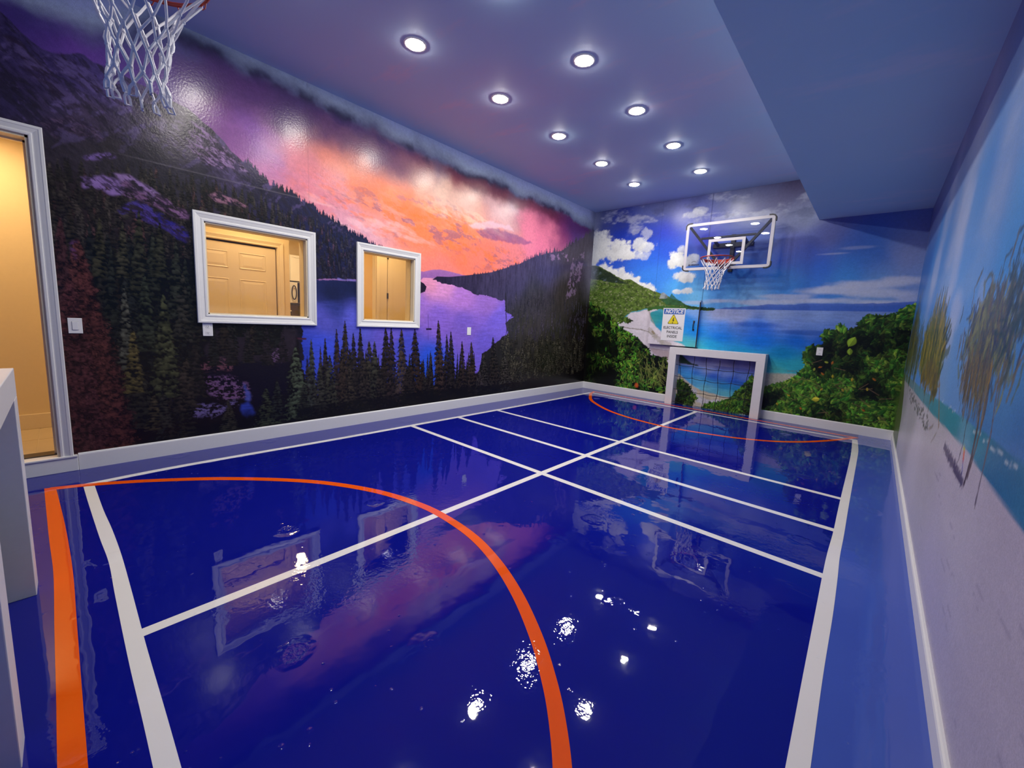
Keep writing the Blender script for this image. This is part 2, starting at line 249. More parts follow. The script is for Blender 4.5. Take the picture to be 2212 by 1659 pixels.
    m, w = s.poly([(-6.59,0.771),(-6.372,0.804),(-6.216,0.825),(-5.855,0.801),(-5.875,0.537),(-5.977,0.373),(-6.183,0.349),(-6.306,0.505),(-6.49,0.614)], .03, 6, 4, 3); s.mix(m * .95, (13, 11, 26), w)
    def speck(pts, col, thr=.52, op=.8, seed=3, f=40):
        m, w = s.poly(pts, .05, 7, seed, 4); thr += .05; op *= .7; s.mix(m * sst(thr - .04, thr + .1, fbm(U[w], V[w] * 1.6, f, 3, seed, .7)) * op, col, w)
    speck([(-6.603,0.797),(-6.481,0.845),(-6.341,0.816),(-6.366,0.759),(-6.556,0.751)], (118, 74, 86), .45); speck([(-6.191,1.01),(-5.96,1.056),(-5.867,0.91),(-5.914,0.803),(-6.074,0.795)], (112, 84, 120), .48)
    speck([(-6.572,0.7),(-6.413,0.716),(-6.243,0.603),(-6.208,0.438),(-6.385,0.431),(-6.558,0.531)], (128, 92, 138), .47, .85, 5); speck([(-6.852,0.452),(-6.672,0.447),(-6.439,0.409),(-6.384,0.458),(-6.329,0.405),(-6.465,0.312),(-6.712,0.308),(-6.84,0.378)], (118, 104, 160), .46, .85, 6); speck([(-7.063,0.197),(-6.876,0.29),(-6.746,0.313),(-6.764,0.272),(-6.943,0.196)], (92, 82, 120), .5, .8, 7)
    for pts, col in (([(-6.298,0.401),(-6.229,0.422),(-6.191,0.35),(-6.185,0.146),(-6.298,0.15),(-6.306,0.28)], (44, 62, 160)), ([(-6.666,0.19),(-6.577,0.229),(-6.506,0.208),(-6.516,0.136),(-6.686,0.14)], (38, 54, 150)), ([(-6.282,0.62),(-6.227,0.497),(-6.209,0.419),(-6.268,0.445)], (66, 78, 160)), ([(-6.88,0.522),(-6.829,0.483),(-6.852,0.392),(-6.885,0.418)], (52, 58, 120))):
        m, w = s.poly(pts, .03, 8, 5, 3); s.mix(m * .85 * (.5 + .7 * rip[w]), col, w)
    s.mix(sst(.36, .24, V + .06 * (n_hi - .5)), lin((14, 12, 15)) * (.5 + 1.1 * n_hi)[..., None])
    # dark conifers of the near bank
    dk = (13, 14, 13); fill = []
    for _ in range(95):
        u = rng.uniform(-7.5, -5.95); zt = rng.uniform(.55, 2.05); fill.append((zt, u))
    fill.sort(reverse=True)
    for zt, u in fill:
        if zt < 1.25 and u > -6.6: continue
        zb = max(.15, zt - rng.uniform(.4, .75)); zb = max(zb, .88) if u > -6.72 else zb
        s.tree(u, zt, u, zb, rng.uniform(.06, .13), (12, 12, 13), np.array(((48, 46, 38), (42, 44, 40), (56, 48, 40), (38, 40, 38))[rng.randint(4)]) * rng.uniform(.45, 1.15), int(rng.randint(90)), 13, 1.0, .45)
    mids = [(-7.343,2.09,-7.359,1.649,0.048,46,40,34),(-7.192,1.989,-7.219,1.527,0.067,52,50,36),(-6.961,2.094,-6.998,1.4,0.085,48,48,36),(-6.884,1.944,-6.913,1.368,0.077,40,42,34),(-6.737,1.895,-6.768,1.217,0.095,42,44,36),(-6.836,2.029,-6.859,1.567,0.072,46,46,34),(-7.063,1.982,-7.088,1.542,0.06,56,54,40),(-6.681,1.747,-6.704,1.096,0.091,34,36,30),(-7.142,1.752,-7.176,1.165,0.064,38,40,34),(-6.957,1.59,-6.965,0.935,0.106,46,50,38),(-6.702,1.625,-6.724,1.013,0.104,44,42,36),(-7.085,1.487,-7.094,0.782,0.078,70,70,60),(-6.842,1.432,-6.859,0.52,0.138,58,60,40),(-6.644,1.096,-6.643,0.496,0.089,34,30,28),(-6.719,0.887,-6.729,0.376,0.126,44,38,32),(-6.503,1.184,-6.512,0.793,0.071,30,30,28),(-6.359,1.166,-6.365,0.786,0.075,34,30,30),(-6.226,1.147,-6.233,0.803,0.071,36,32,32),(-6.064,1.159,-6.062,0.771,0.084,34,28,32),(-5.915,1.143,-5.914,0.813,0.071,36,28,36),(-7.05,1.134,-7.071,0.583,0.091,78,70,40),(-6.951,0.579,-6.956,0.24,0.079,56,50,36),(-6.888,0.614,-6.884,0.249,0.069,44,42,36),(-7.186,0.517,-7.201,0.163,0.06,36,34,28),(-6.411,0.447,-6.407,0.145,0.099,44,42,34),(-6.761,0.272,-6.761,0.127,0.04,40,36,28)]
    for i, t in enumerate(mids): s.tree(*t[:5], dk, np.array(t[5:8]) * 1.3, i * 7 + 3, 14, 1.0, .5)
    for i, t in enumerate([(-7.398,1.945,-7.484,0.442,0.142),(-7.323,1.809,-7.332,0.091,0.29),(-7.311,1.656,-7.266,0.077,0.224),(-7.38,1.509,-7.432,0.114,0.222)]): s.tree(*t, (24, 13, 15), ((74, 46, 48), (100, 58, 54), (94, 52, 48), (90, 50, 52))[i], i * 9 + 4, 15, 1.0, .30, .80, 4.5)
    speck([(-7.35,1.787),(-7.319,1.792),(-7.317,1.669),(-7.347,1.658)], (120, 74, 130), .42, .7, 8)
    front = [(-5.793,0.958,-5.761,0.165,0.191,70,80,62),(-6.085,0.541,-6.071,0.147,0.146,54,60,44),(-5.98,0.635,-5.981,0.223,0.097,40,44,38),(-5.63,1.042,-5.623,0.224,0.09,60,64,56),(-5.48,1.058,-5.469,0.203,0.084,46,40,42),(-5.349,1.159,-5.341,0.185,0.11,52,40,36),(-5.251,1.257,-5.24,0.172,0.136,56,46,36),(-5.151,1.119,-5.137,0.157,0.117,44,38,34),(-5.431,0.863,-5.422,0.196,0.139,56,56,44),(-5.065,1.181,-5.054,0.204,0.12,42,36,32),(-4.952,1.02,-4.932,0.159,0.149,56,52,40),(-4.879,1.019,-4.856,0.149,0.14,58,58,46),(-4.729,1.188,-4.701,0.159,0.173,44,36,30),(-4.651,1.19,-4.62,0.149,0.136,50,40,38),(-4.503,1.175,-4.467,0.129,0.185,70,58,52),(-4.298,1.179,-4.255,0.135,0.196,50,38,30),(-5.024,0.834,-5.006,0.139,0.158,50,44,38),(-5.198,0.729,-5.189,0.136,0.138,56,50,40),(-4.809,0.71,-4.792,0.11,0.143,48,42,36),(-5.545,0.746,-5.543,0.17,0.123,56,56,46),(-5.72,0.549,-5.717,0.184,0.107,40,42,36),(-4.405,0.69,-4.367,0.168,0.175,40,34,30),(-3.912,1.309,-3.851,0.133,0.168,64,50,44),(-3.758,1.116,-3.707,0.137,0.122,48,40,38),(-3.683,1.157,-3.619,0.148,0.142,44,38,36),(-3.466,1.015,-3.411,0.154,0.131,52,42,38),(-3.281,1.007,-3.211,0.147,0.157,56,46,40),(-2.815,1.08,-2.73,0.221,0.197,46,40,36),(-3.006,0.807,-2.941,0.179,0.209,56,52,50),(-4.065,0.543,-4.039,0.155,0.192,44,38,34),(-2.521,0.755,-2.445,0.154,0.257,64,60,54),(-3.517,0.492,-3.485,0.148,0.239,42,36,32),(-2.154,0.58,-2.082,0.119,0.303,56,54,46),(-5.42,0.317,-5.417,0.14,0.096,46,46,38),(-3.98,0.337,-3.958,0.132,0.163,40,36,30),(-4.607,0.259,-4.592,0.133,0.137,38,34,30),(-5.113,0.281,-5.102,0.124,0.118,38,36,32),(-3.093,0.552,-3.053,0.176,0.183,60,54,54)]
    for _ in range(130):
        u = rng.uniform(-5.72, -3.2); zt = rng.uniform(.42, .98) * (1 - .12 * (u + 5.7) / 2.5); s.tree(u, zt, u, .16, rng.uniform(.05, .095), (11, 11, 12), np.array(((56, 48, 38), (48, 46, 36), (64, 54, 44), (44, 42, 38))[rng.randint(4)]) * rng.uniform(.8, 1.35), int(rng.randint(90)), 12, 1.0, .45)
    for i, t in enumerate(front): s.tree(*t[:5], (11, 11, 12), np.array(t[5:8]) * 1.15, i * 5 + 1, 15, 1.0, .5)
    m, w = s.poly([(-5.797,0.274),(-5.171,0.305),(-4.252,0.329),(0.174,0.241),(0.215,-0.052),(-5.8,0.144)], .03, 8, 4, 3); s.mix(m * .75, (13, 13, 14), w)
    # print seam
    s.mix(np.exp(-((V - 2.503) / .004) ** 2) * sst(-7.2, -6.8, U) * sst(-4.9, -5.9, U) * .14, (190, 180, 190)); s.mix(np.exp(-((U + 5.63) / .003) ** 2) * (V > 2.5) * .25, (60, 50, 70))
    s.C *= (.86 + .28 * n_f)[..., None]
    return s

def bush(s, polys, n, cols, size, seed, dark=(9, 15, 8), lo=.8):
    rng = np.random.RandomState(seed); U, V = s.U, s.V; M = np.zeros(U.shape, np.float32)
    for p in polys:
        m, w = s.poly(p, .06, 5, seed, 1); M[w] = np.maximum(M[w], m)
    cl = fbm(U, V, 3.2, 4, seed + 2, .6)
    n1 = fbm(U, V, 22, 4, seed, .65)
    s.mix(M, lin(dark) * (.4 + 1.6 * n1)[..., None])
    ys, xs = np.nonzero(M > .5); k = rng.randint(0, len(ys), n); k = k[np.argsort(-s.z[ys[k]] + rng.normal(0, .12, n))]
    cols = [np.array(c) for c in cols]
    for i in k:
        u, z = s.u[xs[i]], s.z[ys[i]]; b = cl[ys[i], xs[i]]; b = float(np.clip((b - .35) / .26, 0, 1)); up = ys[i] + int(.10 / s.dz)
        if up >= M.shape[0] or M[up, xs[i]] < .5: b = min(1, b + .35)
        if rng.rand() > lo * (.25 + .9 * b): continue
        c = cols[int(rng.randint(len(cols)))]; a = rng.normal(math.pi / 2, 1.0)
        s.leaf(u, z, a, size * rng.uniform(.7, 1.35), size * rng.uniform(.28, .46), lin(c * rng.uniform(.40, 1.05) * (.22 + .78 * b)))
    return M

def seascape(s, sea, top, hz, sandpts, mtn=1.0):
    U, V = s.U, s.V
    f = s.field(sea, .07, .04, 5, 1.5, 1.6); rip = fbm(U, V, 6, 5, 3, .6, 1, 8)
    s.mix(sst(.004, -.004, V - hz), f * (.84 + .32 * rip)[..., None])

def paint_back(nu=720, nz=530):
    s = Mural(0, 4.943, 0, 3.645, nu, nz); U, V = s.U, s.V; rng = s.rng
    n_mid = fbm(U, V, 3, 5, 2, .6); n_hi = fbm(U, V, 14, 4, 3, .6); n_f = fbm(U, V, 50, 3, 9, .7)
    sky = [(0.047,3.539,92,100,140),(0.071,3.262,60,70,128),(0.584,3.339,48,60,140),(0.55,3.167,20,48,160),(1.148,3.399,92,104,160),(1.173,3.145,28,58,178),(0.667,2.979,26,66,190),(1.312,3.542,96,106,150),(1.568,3.546,98,106,152),(1.528,3.108,44,62,192),(1.561,2.778,40,86,210),(2.7,3.49,112,120,156),(3.087,3.498,106,110,146),(3.342,3.39,106,106,140),(3.466,3.568,92,84,110),(3.637,3.083,158,166,188),(3.5,3.034,112,118,152),(3.971,2.786,92,96,150),(3.532,2.762,72,84,180),(3.777,2.608,40,74,178),(4.294,2.63,62,92,170),(4.499,2.522,30,90,176),(3.801,2.408,30,98,196),(4.271,2.413,46,112,196),(3.446,2.496,44,88,196),(3.479,2.218,46,140,214),(2.855,2.09,64,154,222),(3.149,2.408,48,112,206),(2.667,2.545,60,90,200),(2.194,2.884,60,70,190),(1.223,2.635,40,104,218),(1.256,2.292,52,132,228),(1.885,2.067,76,166,232),(1.603,2.363,56,130,226),(0.229,2.697,40,90,205),(4.52,2.356,88,124,188),(4.784,2.413,132,140,178),(4.851,2.232,120,150,200),(4.242,2.244,60,140,210),(4.542,2.183,110,160,210),(2.557,2.249,54,130,214),(2.139,1.944,110,186,232),(3.015,1.867,120,178,220),(2.312,3.176,92,98,176),(2.426,3.459,104,114,160),(1.744,3.442,100,110,180)]
    s.C[:] = s.field(sky, .20, .14, 4, 1.8)
    s.mix(sst(3.0, 3.3, V + .25 * (n_mid - .5)) * sst(.52, .72, fbm(U, V, 2.5, 5, 8, .6, 1, 2)) * .6, (184, 190, 206)); s.mix(sst(2.9, 3.2, V) * sst(.55, .75, fbm(U + 4, V, 3, 5, 6, .6, 1, 2)) * .45, (70, 76, 110))  # upper clouds coloured lighter to make up for weak light near the ceiling
    # cumulus
    cn = fbm(U, V, 5, 5, 10, .58); fine = fbm(U, V, 16, 4, 12, .6)
    for cu, cz, ru, rz, op in [(0.163,2.95,0.217,0.297,1),(0.22,3.155,0.139,0.128,0.7),(0.05,2.754,0.133,0.169,1),(0.613,2.806,0.243,0.179,1),(0.779,2.733,0.177,0.106,1),(0.521,2.93,0.123,0.108,0.9),(1.029,2.922,0.132,0.138,0.85),(1.165,2.851,0.166,0.103,0.8),(0.992,2.718,0.152,0.078,0.55),(1.158,3.113,0.119,0.102,0.45),(0.911,3.173,0.096,0.061,0.3),(1.124,2.709,0.13,0.069,0.5),(1.747,2.602,0.142,0.147,1),(1.814,2.759,0.082,0.081,0.7),(1.901,2.544,0.13,0.097,1),(2.042,2.568,0.111,0.103,0.9),(1.894,2.295,0.196,0.098,0.95),(1.978,2.268,0.113,0.073,0.9),(2.002,2.033,0.105,0.057,0.9),(1.823,2.027,0.075,0.041,0.8),(0.247,2.492,0.13,0.13,1),(0.488,2.39,0.208,0.128,1),(0.762,2.281,0.219,0.144,1),(0.983,2.213,0.135,0.124,1),(1.162,2.121,0.187,0.087,1),(1.334,2.049,0.109,0.069,1),(0.689,2.418,0.08,0.126,0.9),(1.991,3.354,0.173,0.07,0.45),(2.079,3.396,0.155,0.062,0.4)]:
        d = np.sqrt(((U - cu) / ru) ** 2 + ((V - cz) / rz) ** 2) + .9 * (cn - .5) + .85 * (fine - .5)
        m = sst(1.22, .76, d) * op; s.mix(m, lin((222, 226, 222)) * (.86 + .2 * sst(-1, 1, (V - cz) / rz) - .12 * (fine - .5))[..., None])
    # high pale cloud sheets to the right and the haze over the horizon
    for cu, cz, ru, rz, op in [(4.064,2.016,0.638,0.079,0.85),(4.458,2.093,0.532,0.075,0.9),(4.775,2.14,0.268,0.072,0.85),(4.569,1.967,0.425,0.087,0.8),(3.511,1.939,0.48,0.049,0.7),(3.865,1.87,0.897,0.061,0.8),(3.149,1.838,0.584,0.058,0.75),(2.599,1.865,0.361,0.054,0.7),(4.584,1.842,0.519,0.062,0.85),(2.15,1.831,0.315,0.04,0.6),(4.846,1.935,0.22,0.12,0.6),(4.248,2.603,0.301,0.032,0.25),(4.001,2.539,0.212,0.02,0.35)]:
        d = np.sqrt(((U - cu) / ru) ** 2 + ((V - cz) / rz) ** 2) + .9 * (fbm(U * .45, V, 5, 4, 6, .6) - .5)
        s.mix(sst(1.1, .35, d) * op, (186, 194, 212))
    hz = 1.728
    fr = s.ridge([(2.162,1.718),(2.505,1.725),(2.683,1.758),(2.891,1.769),(3.154,1.795),(3.279,1.818),(3.527,1.806),(3.758,1.829),(4.087,1.832),(4.393,1.835),(4.584,1.842),(4.789,1.856),(4.983,1.875)])[None, :]
    s.mix(sst(.006, -.006, V - fr - .02 * (n_hi - .5)) * .92, (76, 108, 186)); s.mix(sst(.0, -.05, V - fr) * .6, (52, 92, 180))
    # sea
    sea = [(2.165,1.686,120,160,215),(2.62,1.672,168,180,214),(2.909,1.604,160,174,212),(3.423,1.655,140,164,208),(3.889,1.668,122,150,204),(4.366,1.648,112,140,196),(2.645,1.44,62,130,220),(3.056,1.497,70,128,214),(3.56,1.518,110,140,204),(3.918,1.43,96,132,200),(4.242,1.415,90,124,196),(3.197,1.414,28,92,196),(2.662,1.285,14,118,216),(3.217,1.245,8,104,204),(3.707,1.278,12,96,194),(4.044,1.302,16,84,180),(2.202,1.339,28,138,224),(2.021,1.536,40,130,215),(2.533,1.118,30,150,206),(2.064,1.124,70,176,196),(2.391,1.026,54,172,198),(2.976,0.999,20,134,186),(3.554,1.052,6,118,176),(2.998,0.809,60,160,180),(3.575,0.873,28,146,170),(3.522,0.794,74,168,166),(3.753,0.893,40,148,166),(1.548,1.605,14,130,136),(1.441,1.516,60,150,150),(1.695,1.439,20,140,190),(1.583,1.691,70,150,170),(2.152,1.048,96,180,176)]
    seascape(s, sea, 0, hz, None)
    s.mix(sst(1.2, .3, s.ell(3.15, 1.49, .42, .05) + .8 * (fbm(U * .5, V * 3, 6, 4, 5) - .5)) * .6, (14, 74, 176)); s.mix(sst(1.2, .3, s.ell(3.9, 1.40, .5, .05) + .8 * (fbm(U * .5, V * 3, 6, 4, 6) - .5)) * .6, (10, 68, 160))
    m, w = s.poly([(1.757,0.827),(2.408,0.865),(3.002,0.771),(3.404,0.735),(3.768,0.766),(3.9,0.627),(3.313,0.391),(1.824,0.155)], .02, 6, 3, 6); s.mix(m * .9, lin((172, 164, 146)) * (.85 + .3 * n_f[w])[..., None], w)
    # beach
    m, w = s.poly([(0.609,1.394),(0.756,1.474),(0.961,1.625),(1.313,1.703),(1.419,1.74),(1.511,1.707),(1.356,1.635),(1.388,1.496),(1.508,1.38),(1.68,1.251),(1.881,1.128),(2.069,1.074),(2.025,0.7),(1.606,0.566),(1.188,1.061)], .025, 7, 3, 2); s.mix(m, lin((206, 200, 206)) * (.88 + .24 * n_hi[w])[..., None], w)
    s.stroke([(0.747,1.354),(0.969,1.327),(1.211,1.313),(1.373,1.277),(1.45,1.237)], .010, (120, 112, 98), .7, .5); s.stroke([(1.387,1.321),(1.507,1.206),(1.641,1.111),(1.793,1.07)], .045, (158, 152, 138), .6, .3); s.stroke([(1.445,1.29),(1.475,1.256)], .02, (120, 104, 50), .7)
    s.stroke([(1.335,1.669),(1.383,1.548),(1.467,1.43)], .012, (150, 140, 130), .5, .4); m, w = s.poly([(1.403,0.97),(1.787,0.958),(1.805,0.78),(1.67,0.818),(1.504,0.873)], .02, 7, 4, 2); s.mix(m * .8, (176, 158, 160), w)
    # green headland
    hp = [(-0.187,2.627),(-0.036,2.59),(0.198,2.55),(0.476,2.409),(0.743,2.268),(0.91,2.268),(1.161,2.13),(1.398,2.04),(1.499,2.014),(1.679,1.945),(1.873,1.862),(1.993,1.805),(2.11,1.766),(2.489,1.732),(2.493,1.701),(2.163,1.71),(1.921,1.714),(1.672,1.676),(1.538,1.707),(1.311,1.721),(0.959,1.643),(0.775,1.493),(0.663,1.378),(-0.063,1.168)]
    m, w = s.poly(hp, .02, 12, 3); tx = fbm(U[w] + .3 * V[w], V[w], 20, 5, 5, .68, 1, 1.5); cl = lin((24, 44, 18)) * (1 - tx[..., None]) + lin((118, 150, 62)) * tx[..., None] ** 1.3
    s.mix(m, cl, w); s.mix(m * sst(.62, .72, fbm(U[w], V[w] * 1.5, 26, 4, 8, .7)) * .5, (176, 178, 140), w); s.mix(m * sst(.56, .68, fbm(U[w], V[w] * 1.4, 24, 4, 11, .7)) * .6, (18, 36, 16), w)
    m, w = s.poly([(-0.187,2.627),(-0.003,2.589),(0.2,2.531),(0.477,2.399),(0.704,2.256),(0.87,2.18),(0.587,2.205),(0.266,2.268),(-0.162,2.338)], .015, 12, 5, 1); s.mix(m * .85, lin((22, 38, 36)) * (.5 + 1.0 * n_hi[w])[..., None], w); s.mix(m * sst(.58, .7, n_hi[w]) * .4, (110, 126, 140), w)
    m, w = s.poly([(1.509,1.903),(1.535,2.005),(1.585,2.021),(1.652,1.962),(1.676,1.895)], .01, 14, 5); s.mix(m * .9, lin((140, 150, 156)) * (.3 + 1.3 * n_hi[w])[..., None], w)
    m, w = s.poly([(1.547,1.878),(1.698,1.928),(1.725,1.995),(1.844,1.895),(1.993,1.805),(2.029,1.773),(1.66,1.794)], .01, 14, 5); s.mix(m * .85, lin((34, 84, 52)) * (.5 + 1.1 * n_hi[w])[..., None], w)
    s.stroke([(1.998,1.757),(2.16,1.743),(2.316,1.729),(2.475,1.724)], .022, (30, 62, 30), 1, .6); s.stroke([(1.331,1.704),(1.526,1.741),(1.75,1.745),(2.001,1.732)], .03, (52, 96, 40), 1, .5)
    bush(s, [[(0.705,1.472),(0.868,1.569),(1.012,1.501),(0.761,1.419)]], 160, [(120, 160, 60), (90, 140, 50)], .03, 4)
    # bushes
    bush(s, [[(-0.123,1.873),(0.029,1.835),(0.202,1.76),(0.511,1.559),(0.759,1.336),(1,1.211),(1.152,1.139),(1.335,1),(1.469,0.852),(1.654,0.799),(1.798,0.848),(1.885,-0.011),(-0.044,-0.038)]], 2600, [(98, 172, 48), (76, 150, 42), (122, 166, 54), (56, 122, 40), (136, 160, 62)], .042, 5)
    m, w = s.poly([(-0.22,1.359),(0.141,1.18),(0.295,0.704),(0.746,0.463),(0.83,0.112),(-0.214,-0.168)], .06, 5, 8, 8); s.mix(m * .82, (7, 9, 7), w)
    for i in range(60):
        u = rng.uniform(1.25, 1.75); z = rng.uniform(.35, .85); a = rng.normal(-1.4, .5); l = rng.uniform(.1, .25); s.stroke([(u, z), (u + l * .5 * math.cos(a), z + l * .5 * math.sin(a)), (u + l * math.cos(a + .3), z + l * math.sin(a + .3))], .006, (118, 128, 66), .6)
    s.mix(sst(1.1, .4, s.ell(1.22, .22, .05, .06) + .8 * (n_hi - .5)) * .9, (200, 84, 40)); 
    RB = [[(3.302,0.496),(3.4,0.54),(3.675,0.638),(3.782,0.739),(3.84,0.846),(3.89,0.908),(3.833,1),(3.805,1.089),(3.879,1.193),(4.046,1.234),(4.023,1.334),(4.048,1.397),(4.135,1.435),(4.167,1.517),(4.228,1.532),(4.287,1.47),(4.373,1.513),(4.441,1.606),(4.472,1.671),(4.516,1.71),(4.581,1.686),(4.652,1.682),(4.747,1.691),(4.803,1.717),(4.788,1.765),(4.839,1.814),(4.915,1.839),(5.026,1.875),(5.233,-0.048),(3.356,0.016)]]
    MB_ = bush(s, RB, 9000, [(84, 150, 44), (66, 132, 40), (108, 164, 50), (50, 112, 34), (132, 166, 56), (96, 140, 46)], .043, 6, (8, 12, 7))
    for i in range(20):
        u = rng.uniform(3.4, 4.8); z = rng.uniform(.2, 1.1)
        if MB_[np.searchsorted(s.z, z), np.searchsorted(s.u, u)] > .5: s.leaf(u, z, rng.uniform(0, 3.1), 0.026, .013, lin(((204, 186, 50), (198, 120, 40), (176, 196, 70))[i % 3]) * .55)
    for i in range(26):
        u = rng.uniform(3.6, 4.85); z = rng.uniform(.2, 1.0); a = rng.uniform(-.9, .9); s.stroke([(u, z), (u + .13 * math.cos(a), z + .13 * math.sin(a))], .005, (120, 98, 74), .5)
    s.leaf(4.36, 1.30, 1.2, .075, .05, lin((128, 160, 44))); s.leaf(4.355, 1.16, 1.7, .05, .03, lin((120, 150, 44))); s.leaf(4.05, .42, .3, .05, .035, lin((190, 186, 56)))
    m, w = s.poly([(4.907,0.581),(4.978,0.731),(5.067,0.731),(5.103,0.11),(4.93,0.038)], .03, 6, 3, 4); s.mix(m * .85, (66, 92, 34), w)
    # faded left edge, wallpaper joints
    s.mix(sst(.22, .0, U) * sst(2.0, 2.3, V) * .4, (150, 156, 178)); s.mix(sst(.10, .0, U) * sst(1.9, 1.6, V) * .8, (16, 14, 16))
    s.mix(np.exp(-((U - 2.275) / .006) ** 2) * (V > 1.0) * .75, (28, 40, 96)); s.mix(np.exp(-((U - 1.42) / .004) ** 2) * (V > 1.9) * .35, (24, 40, 110))
    s.C *= (.88 + .24 * n_f)[..., None]
    return s

def paint_goal_panel(nu=150, nz=110):
    # smaller copy of the bay printed inside the goal (local metres: 0..1.26 by 0..0.93)
    s = Mural(0, 1.26, 0, .93, nu, nz); U, V = s.U, s.V
    sky = [(.1, .9, 112, 124, 176), (.5, .9, 108, 112, 160), (.9, .92, 96, 96, 140), (1.2, .9, 86, 86, 130), (.3, .80, 140, 150, 196), (.7, .82, 136, 132, 170), (1.1, .82, 118, 116, 166), (.6, .74, 150, 158, 200), (1.1, .74, 96, 104, 176)]
    s.C[:] = s.field(sky, .1, .08, 4, 4)
    sea = [(.1, .70, 60, 130, 200), (.3, .70, 120, 160, 220), (.5, .68, 150, 166, 216), (.8, .66, 120, 146, 210), (1.1, .64, 96, 124, 200), (.3, .6, 44, 110, 210), (.6, .58, 30, 84, 196), (.9, .56, 32, 80, 190), (1.1, .52, 30, 84, 180), (.2, .55, 60, 150, 215), (.3, .48, 90, 176, 214), (.5, .46, 56, 150, 210), (.8, .42, 30, 130, 190), (1.0, .40, 30, 132, 180), (.5, .38, 110, 184, 196), (.8, .33, 96, 178, 190), (1.0, .30, 90, 170, 180)]
    seascape(s, sea, 0, .72, None)
    s.mix(sst(.02, -.01, V - .76 - .0 * U) * sst(.70, .73, V) * sst(.5, .7, U) * .8, (84, 96, 168))
    m, w = s.poly([(0, .93), (.05, .9), (.14, .82), (.22, .77), (.34, .745), (.34, .73), (0, .75)], .01, 12, 3, 1); s.mix(m, (34, 56, 40), w)
    m, w = s.poly([(0, .55), (.08, .52), (.2, .42), (.4, .32), (.65, .27), (.95, .25), (1.26, .2), (1.26, 0), (0, 0)], .02, 8, 4, 2); s.mix(m, lin((186, 178, 156)) * (.8 + .35 * fbm(U[w], V[w], 30, 3, 4))[..., None], w)
    m, w = s.poly([(.26, .30), (.33, .32), (.38, .22), (.6, .17), (.8, .19), (.78, .10), (.5, .05), (.36, .1)], .03, 14, 5, 1); s.mix(m, lin((196, 196, 200)) * (.6 + .6 * fbm(U[w], V[w], 40, 3, 7))[..., None], w)
    g = [(92, 150, 44), (70, 128, 38), (124, 160, 50), (50, 100, 34)]
    bush(s, [[(0, .44), (.08, .46), (.16, .42), (.24, .36), (.28, .26), (.34, .14), (.3, .0), (0, 0)]], 420, g, .034, 4); bush(s, [[(1.26, .66), (1.18, .64), (1.16, .56), (1.08, .52), (1.06, .42), (1.0, .36), (.92, .24), (.8, .16), (.55, .07), (.4, .0), (1.26, 0)]], 800, g, .036, 6)
    return s

